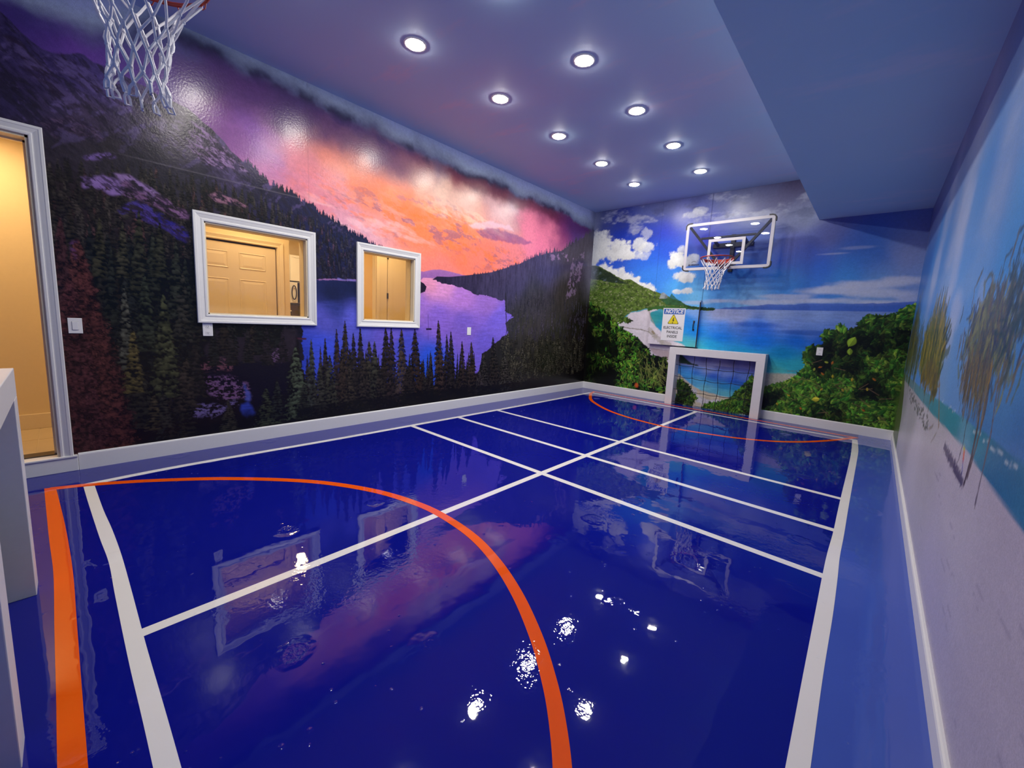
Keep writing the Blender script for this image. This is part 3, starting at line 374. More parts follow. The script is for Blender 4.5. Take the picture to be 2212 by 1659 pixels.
def paint_right(nu=900, nz=300):
    s = Mural(-7.79, 0, 0, 3.034, nu, nz); U, V = s.U, s.V; rng = s.rng
    n_f = fbm(U, V, 50, 3, 9, .7); n_mid = fbm(U, V, 2, 4, 2)
    sky = [(-0.914,2.347,36,100,176),(-2.199,2.324,60,128,196),(-3.069,2.786,60,120,184),(-4.67,2.174,44,118,192),(-5.092,1.767,66,142,206),(-4.491,1.755,66,140,206),(-3.75,1.611,92,150,212),(-4.591,1.446,96,150,212),(-5.234,1.523,80,142,206),(-3.856,1.242,110,150,196),(-4.588,1.227,96,140,196),(-5.554,1.282,72,128,186),(-5.19,1.089,64,118,176),(-5.661,1.091,58,110,172),(-1.464,1.534,84,140,204)]
    s.C[:] = s.field(sky, .12, .15, 4, 1.2)
    st = fbm(U * .35, V, 4, 4, 7, .6)
    for cu, cz, ru, rz, op in [(-2.028,1.985,0.407,0.293,0.45),(-3.536,1.893,0.302,0.328,0.5),(-3.408,2.18,0.374,0.366,0.55),(-3.874,1.521,0.295,0.176,0.6),(-3.408,1.666,0.218,0.105,0.5),(-4.666,1.588,0.095,0.09,0.25),(-3.905,1.355,0.166,0.193,0.45)]:
        d = np.sqrt(((U - cu) / ru) ** 2 + ((V - cz) / rz) ** 2) + .9 * (st - .5); s.mix(sst(1.1, .3, d) * op, (176, 188, 214))
    s.mix(sst(2.3, 2.75, V + .3 * (n_mid - .5)) * .55 * sst(-5.6, -3.5, U), (140, 146, 176)); s.mix(sst(2.45, 3.0, V) * .5, (92, 96, 140))
    for cu, ru in ((-4.55, .35), (-3.2, .5), (-2.1, .3)): s.mix(np.exp(-((U - cu + .4 * (V - 2.0)) / ru) ** 2) * sst(1.2, 2.0, V) * .45 * st * 1.6, (176, 186, 206))
    # sea, surf, sand
    hz = s.ridge([(-7.8, 1.05), (-5.8, 1.055), (-5.3, 1.045), (-4, 1.012), (-3.2, .98), (-1, .95), (0, .93)])[None, :]
    sea = s.field([(-7.5, 1.0, 36, 96, 140), (-6, .98, 44, 112, 150), (-5.6, .92, 36, 104, 146), (-5.2, .98, 40, 122, 150), (-4.6, .95, 44, 128, 146), (-4, .93, 60, 130, 146), (-3, .92, 84, 134, 150), (-1.5, .9, 96, 130, 140), (-5.0, .95, 88, 146, 172)], .1, .05, 3)
    s.mix(sst(.004, -.004, V - hz), sea * (.9 + .2 * fbm(U, V, 5, 4, 3, .6, 1, 5))[..., None])
    for a, b in ((-5.75, -5.62), (-5.58, -5.42), (-5.38, -5.3), (-5.24, -5.1), (-4.6, -4.52), (-4.45, -4.38), (-4.15, -4.1), (-6.6, -6.0)): s.stroke([(a, 1.028), (b, 1.022)], .005, (196, 210, 218), .5, .25)
    sd = s.ridge([(-7.8, .93), (-6.6, .915), (-5.91, .909), (-5.5, .915), (-5.06, .93), (-4.4, .915), (-3.65, .893), (-2.2, .88), (-1.0, .868), (0, .86)])[None, :]
    sand = s.field([(-7.5, .1, 168, 160, 176), (-6, .6, 176, 168, 182), (-5, .7, 184, 178, 190), (-4, .8, 176, 172, 180), (-2.5, .8, 164, 162, 168), (-1.2, .7, 156, 156, 160), (-5, .2, 172, 166, 188), (-3, .4, 190, 186, 196), (-1.5, .3, 178, 176, 184)], .2)
    s.mix(sst(.006, -.006, V - sd), sand * (.93 + .1 * fbm(U * .3, V, 10, 4, 5, .6))[..., None]); 
    for _ in range(26):
        u = rng.uniform(-7.5, -4.2); z = rng.uniform(.15, .75); s.stroke([(u, z), (u + rng.uniform(.05, .2), z + rng.uniform(.0, .02))], .004, (132, 124, 142), .5, .4)
    m, w = s.poly([(0, .95), (-.35, .9), (-.75, .7), (-1.0, .45), (-1.05, .1), (-.6, 0), (0, 0)], .03, 3, 3, 3); s.mix(m * .95, lin((74, 92, 40)) * (.6 + .8 * n_f[w])[..., None], w)
    # distant palms and shrubs, stretched fronds
    def grove(c0, c1, zb, zt, n, cols, seed):
        r = np.random.RandomState(seed)
        for _ in range(n):
            u = r.uniform(c0, c1); h = (zt - zb) * r.uniform(.35, 1) * (1 - .55 * abs((u - (c0 + c1) / 2) / ((c1 - c0) / 2)) ** 1.5); z = zb + (zt - zb) * r.uniform(-.05, .35)
            s.stroke([(u, z), (u + r.normal(0, .04), z + h * .55), (u + r.normal(0, .10), z + h)], r.uniform(.010, .03), cols[r.randint(len(cols))], .75, .5, seed)
    dkp = [(58, 74, 36), (82, 92, 40), (40, 52, 36), (110, 110, 44), (70, 70, 50)]
    grove(-1.3, -.05, .90, 1.75, 170, dkp, 1); grove(-2.0, -1.2, .98, 1.55, 60, [(66, 80, 44), (90, 96, 60), (60, 66, 60)], 2)
    grove(-3.75, -2.15, 1.08, 1.62, 330, [(72, 84, 30), (128, 120, 34), (98, 104, 36), (52, 62, 30), (150, 132, 40)], 3); grove(-3.7, -2.6, .98, 1.2, 90, [(96, 84, 40), (120, 104, 40), (70, 64, 40)], 4)
    for a, b, c_ in ((-3.5, -3.45, (92, 80, 60)), (-3.1, -3.05, (80, 72, 60)), (-4.15, -3.75, (126, 96, 56)), (-2.0, -1.95, (190, 186, 184))): s.stroke([(a, .88), (b, 1.15)], .010, c_, .9, .3)
    for _ in range(70):
        u = rng.uniform(-3.7, -1.6); z = rng.uniform(.76, .86); s.stroke([(u, z), (u + rng.uniform(.03, .12), z - rng.uniform(.0, .02))], rng.uniform(.006, .014), (84, 82, 84), .7, .5)
    s.stroke([(-3.9, .845), (-3.75, .80)], .012, (110, 98, 92), .6, .4); s.stroke([(-4.1, .83), (-3.95, .75)], .008, (120, 108, 104), .6, .4)
    # big palm by the camera
    for P, wd, c_ in (([(-5.319,1.425),(-5.325,1.269),(-5.386,1.055),(-5.379,0.924),(-5.374,0.803)], .008, (96, 84, 92)), ([(-5.145,1.259),(-5.124,1.152),(-5.159,1.049),(-5.163,0.924),(-5.127,0.81)], .014, (72, 58, 60)), ([(-5.199,1.262),(-5.233,1.13),(-5.208,0.987),(-5.165,0.851)], .010, (92, 78, 78)), ([(-4.927,1.149),(-4.928,1.051),(-4.949,0.935),(-4.92,0.858)], .006, (70, 66, 74))):
        s.stroke(P, wd, c_, 1, .2)
    s.stroke([(-4.486,0.83),(-4.673,0.823),(-4.864,0.818),(-5.082,0.809)], .022, (74, 66, 92), .9, .6); s.stroke([(-4.847,0.809),(-4.971,0.799),(-5.075,0.796)], .014, (74, 66, 92), .8, .5)
    s.stroke([(-5.001,0.922),(-5.02,0.887)], .014, (206, 96, 66), 1); s.stroke([(-4.98,0.93),(-5.001,0.922)], .008, (180, 190, 60), 1); s.stroke([(-5.019,0.879),(-5.049,0.836)], .007, (110, 110, 170), .9)
    fr = np.random.RandomState(5); cols = [(104, 112, 74), (84, 94, 70), (66, 76, 78), (124, 126, 78), (58, 62, 78), (92, 88, 70), (104, 94, 70)]
    crown = [(-5.082,1.535),(-5.251,1.443),(-5.134,1.396),(-5.398,1.334),(-5.016,1.434),(-5.365,1.513)]
    for _ in range(520):
        cu, cz = (-4.98 + fr.normal(0, .24), 1.42 + fr.normal(0, .095)); a = fr.normal(-math.pi / 2, .6) if fr.rand() < .86 else fr.normal(math.pi / 2, .5)
        l = fr.uniform(.06, .15); b = a + fr.normal(0, .3); s.stroke([(cu, cz), (cu + l * .5 * math.cos(a), cz + l * .5 * math.sin(a)), (cu + l * math.cos(b), cz + l * math.sin(b))], fr.uniform(.006, .016), cols[fr.randint(len(cols))], .8, .4, _)
    for _ in range(160):
        cu = fr.uniform(-5.2, -4.6); cz = 1.24 + fr.normal(0, .05); l = fr.uniform(.05, .14); s.stroke([(cu, cz), (cu - .02, cz - l)], fr.uniform(.004, .010), [(110, 92, 56), (84, 72, 58), (134, 108, 54), (66, 60, 62)][fr.randint(4)], .75, .4, _)
    for _ in range(110):
        cu = fr.uniform(-5.7, -5.25); cz = 1.60 + fr.normal(0, .10); l = fr.uniform(.06, .16); a = fr.normal(.4, .7); s.stroke([(cu, cz), (cu + l * math.cos(a), cz - l * math.sin(a))], fr.uniform(.006, .014), [(44, 66, 62), (58, 74, 60), (36, 54, 60)][fr.randint(3)], .75, .4, _)
    s.mix(sst(-.02, -.3, U) * 0, (0, 0, 0))
    s.C *= (.93 + .14 * n_f)[..., None]
    return s

# ---------------------------------------------------------------------------
# MATERIALS
# ---------------------------------------------------------------------------
def L3(c, g=1.0): return tuple(float(min(v * g, .95)) for v in lin(c)) + (1,)
class NT:
    def __init__(s, name):
        s.m = bpy.data.materials.new(name); s.m.use_nodes = True; s.t = s.m.node_tree; s.n = s.t.nodes; s.p = s.n['Principled BSDF']; s.out = s.n['Material Output']
    def add(s, typ, **kw):
        n = s.n.new(typ)
        for k, v in kw.items():
            if hasattr(n, k): setattr(n, k, v)
            else: n.inputs[k.replace('_', ' ')].default_value = v
        return n
    def ln(s, a, b): s.t.links.new(a, b)
    def noise(s, vec, scale, detail=4, rough=.55): 
        n = s.add('ShaderNodeTexNoise', Scale=scale, Detail=detail, Roughness=rough)
        if vec is not None: s.ln(vec, n.inputs['Vector'])
        return n.outputs['Fac']
    def math(s, op, a, b=None, c=None):
        n = s.add('ShaderNodeMath', operation=op)
        for i, v in enumerate((a, b, c)):
            if v is None: continue
            if isinstance(v, (int, float)): n.inputs[i].default_value = v
            else: s.ln(v, n.inputs[i])
        return n.outputs[0]
    def ramp(s, fac, stops, interp='EASE'):
        n = s.add('ShaderNodeValToRGB'); n.color_ramp.interpolation = interp; e = n.color_ramp.elements
        while len(e) < len(stops): e.new(0.5)
        for i, (p, c) in enumerate(stops): e[i].position = p; e[i].color = c
        s.ln(fac, n.inputs[0]); return n.outputs[0]
    def mix(s, fac, a, b, typ='MIX'):
        n = s.add('ShaderNodeMix', data_type='RGBA', blend_type=typ)
        for i, v in ((0, fac), (6, a), (7, b)):
            if isinstance(v, (int, float)): n.inputs[i].default_value = v
            elif isinstance(v, tuple): n.inputs[i].default_value = v
            else: s.ln(v, n.inputs[i])
        return n.outputs[2]
    def pos(s): return s.add('ShaderNodeNewGeometry').outputs['Position']
    def map(s, vec, sc=(1, 1, 1), rot=(0, 0, 0)):
        n = s.add('ShaderNodeMapping'); n.inputs['Scale'].default_value = sc; n.inputs['Rotation'].default_value = rot; s.ln(vec, n.inputs['Vector']); return n.outputs[0]
    def bump(s, h, dist=1.0, strength=1.0):
        n = s.add('ShaderNodeBump', Strength=strength, Distance=dist); s.ln(h, n.inputs['Height']); s.ln(n.outputs[0], s.p.inputs['Normal'])
def plain(name, col, rough=.5, spec=.5, metal=0.0, grain=.05, bump=.0, gs=40):
    k = NT(name); ps = k.pos(); f = k.noise(ps, gs, 1)
    c = tuple(col) + (1,) if len(col) == 3 and max(col) <= 1 else L3(col)
    d = tuple(v * (1 - grain * 2) for v in c[:3]) + (1,)
    k.ln(k.mix(f, d, c), k.p.inputs['Base Color']); k.p.inputs['Roughness'].default_value = rough; k.p.inputs['Specular IOR Level'].default_value = spec; k.p.inputs['Metallic'].default_value = metal
    if bump: k.bump(k.noise(ps, gs * 4, 2), bump)
    return k.m
def mural_mat(name, gain, rough=.30):
    k = NT(name); a = k.add('ShaderNodeAttribute', attribute_name='print'); g = k.add('ShaderNodeVectorMath', operation='SCALE'); g.inputs['Scale'].default_value = gain; k.ln(a.outputs['Color'], g.inputs[0])
    ps = k.pos(); f = k.noise(ps, 220, 1, .7); gr = k.ramp(f, [(0.3, (.84, .84, .84, 1)), (.7, (1.12, 1.12, 1.12, 1))], 'LINEAR')
    k.ln(k.mix(1.0, g.outputs[0], gr, 'MULTIPLY'), k.p.inputs['Base Color']); k.p.inputs['Roughness'].default_value = rough; k.p.inputs['Specular IOR Level'].default_value = .32
    h = k.math('ADD', k.math('MULTIPLY', k.noise(ps, 60, 1), .0013), k.math('MULTIPLY', k.noise(ps, 5, 0), .003)); k.bump(h, 1.0, .55)
    return k.m
M = {}
M['mural_left'] = mural_mat('lake_mural_print', 1.25, .235); M['mural_back'] = mural_mat('bay_mural_print', 1.2, .30); M['mural_right'] = mural_mat('beach_mural_print', 1.1, .34)
M['white'] = plain('white_trim_paint', (.78, .78, .77), .32, .5, 0, .02); M['casing'] = plain('white_moulding_paint', (.80, .80, .78), .30, .5, 0, .02); M['goalwhite'] = plain('white_goal_paint', (.76, .74, .73), .34, .5, 0, .03)
M['plate'] = plain('white_wall_plate', (.84, .84, .82), .28, .5, 0, .01); M['plate_grey'] = plain('grey_plate_shadow', (.45, .45, .45), .4); M['black'] = plain('black_powder_coat', (.012, .012, .016), .38, .5, 0, .1); M['darkgrey'] = plain('dark_grey_steel', (.05, .048, .046), .45, .5, .2)
M['board_white'] = plain('white_board_paint', (.50, .485, .53), .35, .5, 0, .01); M['rim'] = plain('orange_red_rim_paint', (.36, .030, .018), .38, .5, 0, .05); M['rope'] = plain('white_nylon_cord', (.80, .80, .84), .75, .3, 0, .08, .0, 300); M['twine'] = plain('black_twine', (.012, .012, .02), .7, .3)
M['hallpaint'] = plain('cream_hall_paint', (.80, .66, .42), .6, .3, 0, .02); M['hallorange'] = plain('dim_light_orange_wall', (.76, .50, .20), .6, .3, 0, .02); M['halldoor'] = plain('cream_door_paint', (.80, .68, .48), .42, .4, 0, .02); M['halltrim'] = plain('cream_trim_paint', (.84, .72, .50), .4, .4, 0, .02)
M['tile'] = plain('beige_tile', (.62, .50, .32), .3, .5, 0, .06, 0, 8); M['grout'] = plain('pale_grout', (.72, .62, .44), .8); M['cabinet'] = plain('white_cabinet_paint', (.80, .78, .70), .4, .5, 0, .01); M['steel'] = plain('brushed_steel', (.74, .74, .72), .3, .5, .15, .04); M['counter'] = plain('dark_counter', (.06, .05, .045), .25); M['wicker'] = plain('dark_wicker', (.06, .045, .03), .7, .3, 0, .3, 0, 120)
M['signwhite'] = plain('white_sign_plastic', (.80, .80, .80), .35, .5, 0, .01); M['signblue'] = plain('blue_sign_print', (.045, .14, .46), .35); M['signyellow'] = plain('yellow_sign_print', (.78, .66, .02), .35); M['signblack'] = plain('black_sign_print', (.012, .012, .012), .4)
M['trimring'] = plain('white_lamp_trim', (.8, .8, .8), .4)
def emis(name, col, st):
    k = NT(name); k.p.inputs['Base Color'].default_value = (.8, .8, .8, 1); k.p.inputs['Emission Color'].default_value = tuple(col) + (1,); k.p.inputs['Emission Strength'].default_value = st; return k.m
M['lens'] = emis('lit_lamp_lens', (1.0, .94, .86), LAMP); M['warmlens'] = emis('warm_lit_lamp_lens', (1.0, .70, .37), HALL)
def clear(name, tint, rough=.0, base=.0):
    k = NT(name); tr = k.add('ShaderNodeBsdfTransparent'); tr.inputs[0].default_value = tint; gl = k.add('ShaderNodeBsdfGlossy', Roughness=rough); fr = k.add('ShaderNodeFresnel', IOR=1.5); mx = k.add('ShaderNodeMixShader')
    k.ln(k.math('ADD', fr.outputs[0], base), mx.inputs[0]); k.ln(tr.outputs[0], mx.inputs[1]); k.ln(gl.outputs[0], mx.inputs[2]); k.ln(mx.outputs[0], k.out.inputs['Surface']); return k.m
M['glass'] = clear('window_glass', (.97, .98, .98, 1)); M['acrylic'] = clear('clear_acrylic', (.90, .92, .97, 1), .0, .02)
def sky_ceiling(name, c1, c2, c3, wisp, gain, seed):
    k = NT(name); ps = k.pos(); f = k.noise(k.map(ps, (1, 1, 1), (0, 0, seed)), .55, 5, .5); base = k.ramp(f, [(.32, L3(c1, gain)), (.5, L3(c2, gain)), (.68, L3(c3, gain))])
    w = k.noise(k.map(ps, (.9, 2.4, 1), (0, 0, .6 + seed)), 1.1, 6, .62); wm = k.ramp(w, [(.55, (0, 0, 0, 1)), (.72, (1, 1, 1, 1))])
    k.ln(k.mix(k.math('MULTIPLY', wm, .55), base, L3(wisp, gain)), k.p.inputs['Base Color']); k.p.inputs['Roughness'].default_value = .6; k.p.inputs['Specular IOR Level'].default_value = .25
    k.bump(k.noise(ps, 90, 2), .0006, .5); return k.m
M['ceiling'] = sky_ceiling('dusk_sky_ceiling_print', (176, 208, 238), (186, 208, 238), (196, 204, 234), (222, 206, 230), 1.0, 0.0)
M['soffit'] = sky_ceiling('blue_sky_soffit_print', (190, 226, 240), (196, 228, 240), (202, 226, 238), (228, 234, 242), 1.0, 1.3)
M['nearwall'] = sky_ceiling('blue_sky_wall_print', (60, 90, 160), (80, 110, 175), (100, 120, 180), (150, 160, 190), 1.2, 2.0)
def epoxy(name, col, g=1.0, rough=.02, mottle=.12):
    k = NT(name); ps = k.pos(); c = L3(col, g); d = tuple(v * (1 - mottle) for v in c[:3]) + (1,); k.ln(k.mix(k.noise(ps, 1.6, 2, .6), d, c), k.p.inputs['Base Color'])
    k.p.inputs['Roughness'].default_value = rough; k.p.inputs['IOR'].default_value = 1.5; k.p.inputs['Specular IOR Level'].default_value = .5
    # self-levelled clear coat: long swells, orange peel in patches, pocks and drips
    h = k.math('MULTIPLY', k.noise(ps, 1.5, 1), .0022); h = k.math('ADD', h, k.math('MULTIPLY', k.noise(ps, 7, 2, .5), .0008))
    pm = k.ramp(k.noise(k.map(ps, (1, 1, 1), (0, 0, .4)), 1.5, 1), [(.52, (0, 0, 0, 1)), (.68, (1, 1, 1, 1))]); h = k.math('ADD', h, k.math('MULTIPLY', k.math('MULTIPLY', k.noise(ps, 34, 2), .0008), pm))
    v = k.add('ShaderNodeTexVoronoi', Scale=2.1); v.feature = 'F1'; k.ln(ps, v.inputs['Vector']); vd = k.math('ADD', v.outputs['Distance'], k.math('MULTIPLY', k.noise(ps, 9, 2), .16))
    ring = k.ramp(vd, [(.13, (.2, .2, .2, 1)), (.20, (1, 1, 1, 1)), (.27, (0, 0, 0, 1))]); h = k.math('ADD', h, k.math('MULTIPLY', ring, .0010))
    cr = k.ramp(vd, [(.17, (1, 1, 1, 1)), (.21, (0, 0, 0, 1))]); h = k.math('ADD', h, k.math('MULTIPLY', k.math('MULTIPLY', k.noise(ps, 70, 1, .6), .0009), cr))
    v2 = k.add('ShaderNodeTexVoronoi', Scale=7.0); k.ln(ps, v2.inputs['Vector']); c2 = k.ramp(v2.outputs['Distance'], [(.0, (1, 1, 1, 1)), (.10, (0, 0, 0, 1))]); h = k.math('ADD', h, k.math('MULTIPLY', c2, .0010))
    v3 = k.add('ShaderNodeTexVoronoi', Scale=15.0); k.ln(ps, v3.inputs['Vector']); c3 = k.ramp(v3.outputs['Distance'], [(.0, (1, 1, 1, 1)), (.11, (0, 0, 0, 1))]); h = k.math('ADD', h, k.math('MULTIPLY', k.math('MULTIPLY', c3, .0009), k.ramp(k.noise(ps, 2.3, 0), [(.48, (0, 0, 0, 1)), (.56, (1, 1, 1, 1))])))
    k.bump(h, 1.0, 1.0); return k.m
M['court'] = epoxy('dark_blue_epoxy', (12, 20, 132), 1.0); M['border'] = epoxy('light_blue_epoxy', (66, 90, 180), 1.0); M['line_white'] = epoxy('white_line_under_epoxy', (228, 226, 222), 1.0, .03, .03); M['line_orange'] = epoxy('orange_line_under_epoxy', (238, 90, 12), 1.0, .03, .05)

# ---------------------------------------------------------------------------
# GEOMETRY HELPERS
# ---------------------------------------------------------------------------
class MB:
    def __init__(s): s.v = []; s.f = []; s.sm = []
    def add(s, vs, fs, smooth=False):
        o = len(s.v); s.v += [tuple(float(c) for c in p) for p in vs]; s.f += [tuple(i + o for i in f) for f in fs]; s.sm += [smooth] * len(fs); return s
    def box(s, x0, x1, y0, y1, z0, z1, b=0.0):
        if x0 > x1: x0, x1 = x1, x0
        if y0 > y1: y0, y1 = y1, y0
        if z0 > z1: z0, z1 = z1, z0
        if not b:
            return s.add([(x0, y0, z0), (x1, y0, z0), (x1, y1, z0), (x0, y1, z0), (x0, y0, z1), (x1, y0, z1), (x1, y1, z1), (x0, y1, z1)], [(3, 2, 1, 0), (4, 5, 6, 7), (0, 1, 5, 4), (1, 2, 6, 5), (2, 3, 7, 6), (3, 0, 4, 7)])
        bm = bmesh.new(); bmesh.ops.create_cube(bm, size=1.0)
        for v in bm.verts: v.co = Vector(((x0 + x1) / 2 + v.co.x * (x1 - x0), (y0 + y1) / 2 + v.co.y * (y1 - y0), (z0 + z1) / 2 + v.co.z * (z1 - z0)))
        bmesh.ops.bevel(bm, geom=list(bm.edges), offset=b, segments=2, affect='EDGES', profile=.5); s.bm(bm); return s
    def bm(s, bm, smooth=False):
        bm.verts.index_update(); s.add([v.co for v in bm.verts], [[v.index for v in f.verts] for f in bm.faces], smooth); bm.free()
    def bar(s, a, b, w, h, up=(0, 0, 1)):
        a = Vector(a); b = Vector(b); d = (b - a).normalized(); u = Vector(up); r = d.cross(u)
        if r.length < 1e-4: r = d.cross(Vector((0, 1, 0)))
        r.normalize(); u = r.cross(d); r *= w / 2; u *= h / 2
        return s.add([a - r - u, a + r - u, a + r + u, a - r + u, b - r - u, b + r - u, b + r + u, b - r + u], [(3, 2, 1, 0), (4, 5, 6, 7), (0, 1, 5, 4), (1, 2, 6, 5), (2, 3, 7, 6), (3, 0, 4, 7)])
    def tube(s, pts, r, n=6, closed=False):
        P = [Vector(p) for p in pts]; m = len(P); vs = []; fs = []; last = None
        for i in range(m):
            t = (P[(i + 1) % m] - P[i - 1]) if closed else (P[min(i + 1, m - 1)] - P[max(i - 1, 0)])
            t.normalize(); ref = last if last is not None else (Vector((0, 0, 1)) if abs(t.z) < .9 else Vector((1, 0, 0)))
            b = t.cross(ref); 
            if b.length < 1e-5: b = t.cross(Vector((1, 0, .3)))
            b.normalize(); c = b.cross(t); last = c
            for k in range(n):
                a = 2 * math.pi * k / n; rr = r[i] if isinstance(r, (list, tuple)) else r
                vs.append(P[i] + (b * math.cos(a) + c * math.sin(a)) * rr)
        for i in range(m if closed else m - 1):
            j = (i + 1) % m
            for k in range(n): fs.append((i * n + k, i * n + (k + 1) % n, j * n + (k + 1) % n, j * n + k))
        if not closed: fs += [tuple(range(n))[::-1], tuple((m - 1) * n + k for k in range(n))]
        return s.add(vs, fs, True)
    def lathe(s, prof, c, n=32, axis='z'):
        vs = []; fs = []; m = len(prof)
        for k in range(n):
            a = 2 * math.pi * k / n
            for r, z in prof:
                p = (r * math.cos(a), r * math.sin(a), z)
                if axis == 'y': p = (p[0], p[2], p[1])
                if axis == 'x': p = (p[2], p[0], p[1])
                vs.append((c[0] + p[0], c[1] + p[1], c[2] + p[2]))
        for k in range(n):
            q = (k + 1) % n
            for i in range(m - 1): fs.append((k * m + i, q * m + i, q * m + i + 1, k * m + i + 1))
        return s.add(vs, fs, True)
    def prism(s, outline, z0, z1, to=None):
        n = len(outline); vs = [(x, y, z0) for x, y in outline] + [(x, y, z1) for x, y in outline]
        if to: vs = [to(*v) for v in vs]
        return s.add(vs, [tuple(range(n))[::-1], tuple(range(n, 2 * n))] + [(i, (i + 1) % n, (i + 1) % n + n, i + n) for i in range(n)])
    def build(s, name, mat, parent=None, loc=None):
        me = bpy.data.meshes.new(name); me.from_pydata(s.v, [], s.f); me.polygons.foreach_set('use_smooth', s.sm); me.update()
        bm = bmesh.new(); bm.from_mesh(me); bmesh.ops.recalc_face_normals(bm, faces=bm.faces); bm.to_mesh(me); bm.free()
        if any(s.sm) and hasattr(me, 'set_sharp_from_angle'): me.set_sharp_from_angle(angle=math.radians(50))
        me.materials.append(mat); o = bpy.data.objects.new(name, me); COL.objects.link(o)
        if parent is not None: o.parent = parent
        if loc: o.location = loc
        return o
def tag(o, label=None, cat=None, group=None, kind=None):
    if label: o['label'] = label
    if cat: o['category'] = cat
    if group: o['group'] = group
    if kind: o['kind'] = kind
    return o
def empty(name, loc=(0, 0, 0), rz=0.0, **kw):
    o = bpy.data.objects.new(name, None); COL.objects.link(o); o.location = loc; o.rotation_euler = (0, 0, rz); o.empty_display_size = .1; return tag(o, **kw)
def struct(name, mb, mat, label, parent=None):
    o = mb.build(name, mat, parent); o['label'] = label
    if parent is None: o['kind'] = 'structure'
    return o
def grid_mesh(name, mur, to, mat, holes=(), parent=None, flip=False):
    nz, nu = mur.U.shape; P = np.empty((nz, nu, 3), np.float32); P[..., 0], P[..., 1], P[..., 2] = to(mur.U, mur.V)
    idx = np.arange(nz * nu).reshape(nz, nu); q = np.stack([idx[:-1, :-1], idx[:-1, 1:], idx[1:, 1:], idx[1:, :-1]], -1)
    uc = (mur.u[:-1] + mur.u[1:]) / 2; zc = (mur.z[:-1] + mur.z[1:]) / 2; keep = np.ones((nz - 1, nu - 1), bool)
    for u0, u1, z0, z1 in holes: keep &= ~(((uc > u0) & (uc < u1))[None, :] & ((zc > z0) & (zc < z1))[:, None])
    q = q[keep]
    if flip: q = q[:, ::-1]
    nf = len(q); me = bpy.data.meshes.new(name); me.vertices.add(nz * nu); me.vertices.foreach_set('co', P.reshape(-1)); me.loops.add(nf * 4); me.loops.foreach_set('vertex_index', np.ascontiguousarray(q).reshape(-1).astype(np.int32))
    me.polygons.add(nf); me.polygons.foreach_set('loop_start', np.arange(0, nf * 4, 4, dtype=np.int32)); me.polygons.foreach_set('loop_total', np.full(nf, 4, np.int32)); me.update()
    a = me.attributes.new('print', 'FLOAT_COLOR', 'POINT'); c = np.ones((nz * nu, 4), np.float32); c[:, :3] = np.clip(mur.C.reshape(-1, 3), 0, 1); a.data.foreach_set('color', c.reshape(-1))
    me.validate(); me.materials.append(mat); o = bpy.data.objects.new(name, me); COL.objects.link(o)
    if parent is not None: o.parent = parent
    return o
def text_mesh(name, body, size, mat, parent, mtx, shear=0.0, bold=0.0, align='CENTER', sx=1.0, depth=.0006):
    cu = bpy.data.curves.new(name, 'FONT'); cu.body = body; cu.size = size; cu.align_x = align; cu.align_y = 'CENTER'; cu.shear = shear; cu.offset = bold; cu.extrude = depth; cu.resolution_u = 4
    t = bpy.data.objects.new(name, cu); COL.objects.link(t); dg = bpy.context.evaluated_depsgraph_get(); me = bpy.data.meshes.new_from_object(t.evaluated_get(dg)); bpy.data.objects.remove(t)
    me.name = name; me.transform(mtx @ Matrix.Diagonal((sx, 1, 1, 1))); me.materials.clear(); me.materials.append(mat); o = bpy.data.objects.new(name, me); COL.objects.link(o); o.parent = parent; return o

# ---------------------------------------------------------------------------
# SETTING: walls with their murals, ceiling, soffit, floor
# ---------------------------------------------------------------------------
W1 = (-6.536, -5.655, 1.275, 2.10); W2 = (-5.03, -4.316, 1.275, 2.09); DR = (-8.33, -7.515, .125, 2.475)
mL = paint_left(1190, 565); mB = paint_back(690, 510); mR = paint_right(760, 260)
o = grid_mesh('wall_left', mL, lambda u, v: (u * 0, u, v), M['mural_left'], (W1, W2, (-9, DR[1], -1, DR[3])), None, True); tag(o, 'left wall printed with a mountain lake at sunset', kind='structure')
MB().box(-.02, 0, -8.6, D, DR[3], H).box(-.02, 0, -8.6, DR[0], 0, DR[3]).build('wall_return', M['nearwall'], o)
hs = MB(); hx = (-.18, -.17)
for y0, y1, z0, z1 in ((-8.6, DR[0], 0, 3.0), (DR[0], DR[1], DR[3], 3.0), (DR[1], W1[0], 0, 3.0), (W1[0], W1[1], 0, W1[2]), (W1[0], W1[1], W1[3], 3.0), (W1[1], W2[0], 0, 3.0), (W2[0], W2[1], 0, W2[2]), (W2[0], W2[1], W2[3], 3.0), (W2[1], -3.0, 0, 3.0)): hs.box(hx[0], hx[1], y0, y1, z0, z1)
hs.build('hall_side_plaster', M['hallpaint'], o)
o = grid_mesh('wall_back', mB, lambda u, v: (u, u * 0, v), M['mural_back']); tag(o, 'back wall printed with a sunny bay, beach and bushes', kind='structure')
o = grid_mesh('wall_right', mR, lambda u, v: (u * 0 + W, u, v), M['mural_right'], (), None, True); tag(o, 'right wall printed with a sandy beach and palms', kind='structure')
MB().box(W, W + .02, -8.6, D, 0, H).build('wall_return', M['nearwall'], o)
struct('wall_front', MB().box(1.3, W, D - .1, D, 0, H).box(1.2, 1.3, -8.6, D, 0, H).box(-.02, 1.2, -8.7, -8.6, 0, H), M['nearwall'], 'near wall behind the camera printed with blue sky')
o = struct('ceiling', MB().box(-.05, 3.78, -8.7, .05, H, H + .05), M['ceiling'], 'ceiling printed with a dusky blue and violet sky')
MB().box(3.78, W, -8.7, .0, 3.034, H).build('soffit', M['soffit'], o)
fl = struct('floor', MB().box(-.02, W, -8.6, 0, -.06, 0), M['border'], 'glossy blue epoxy court floor with white and orange lines')
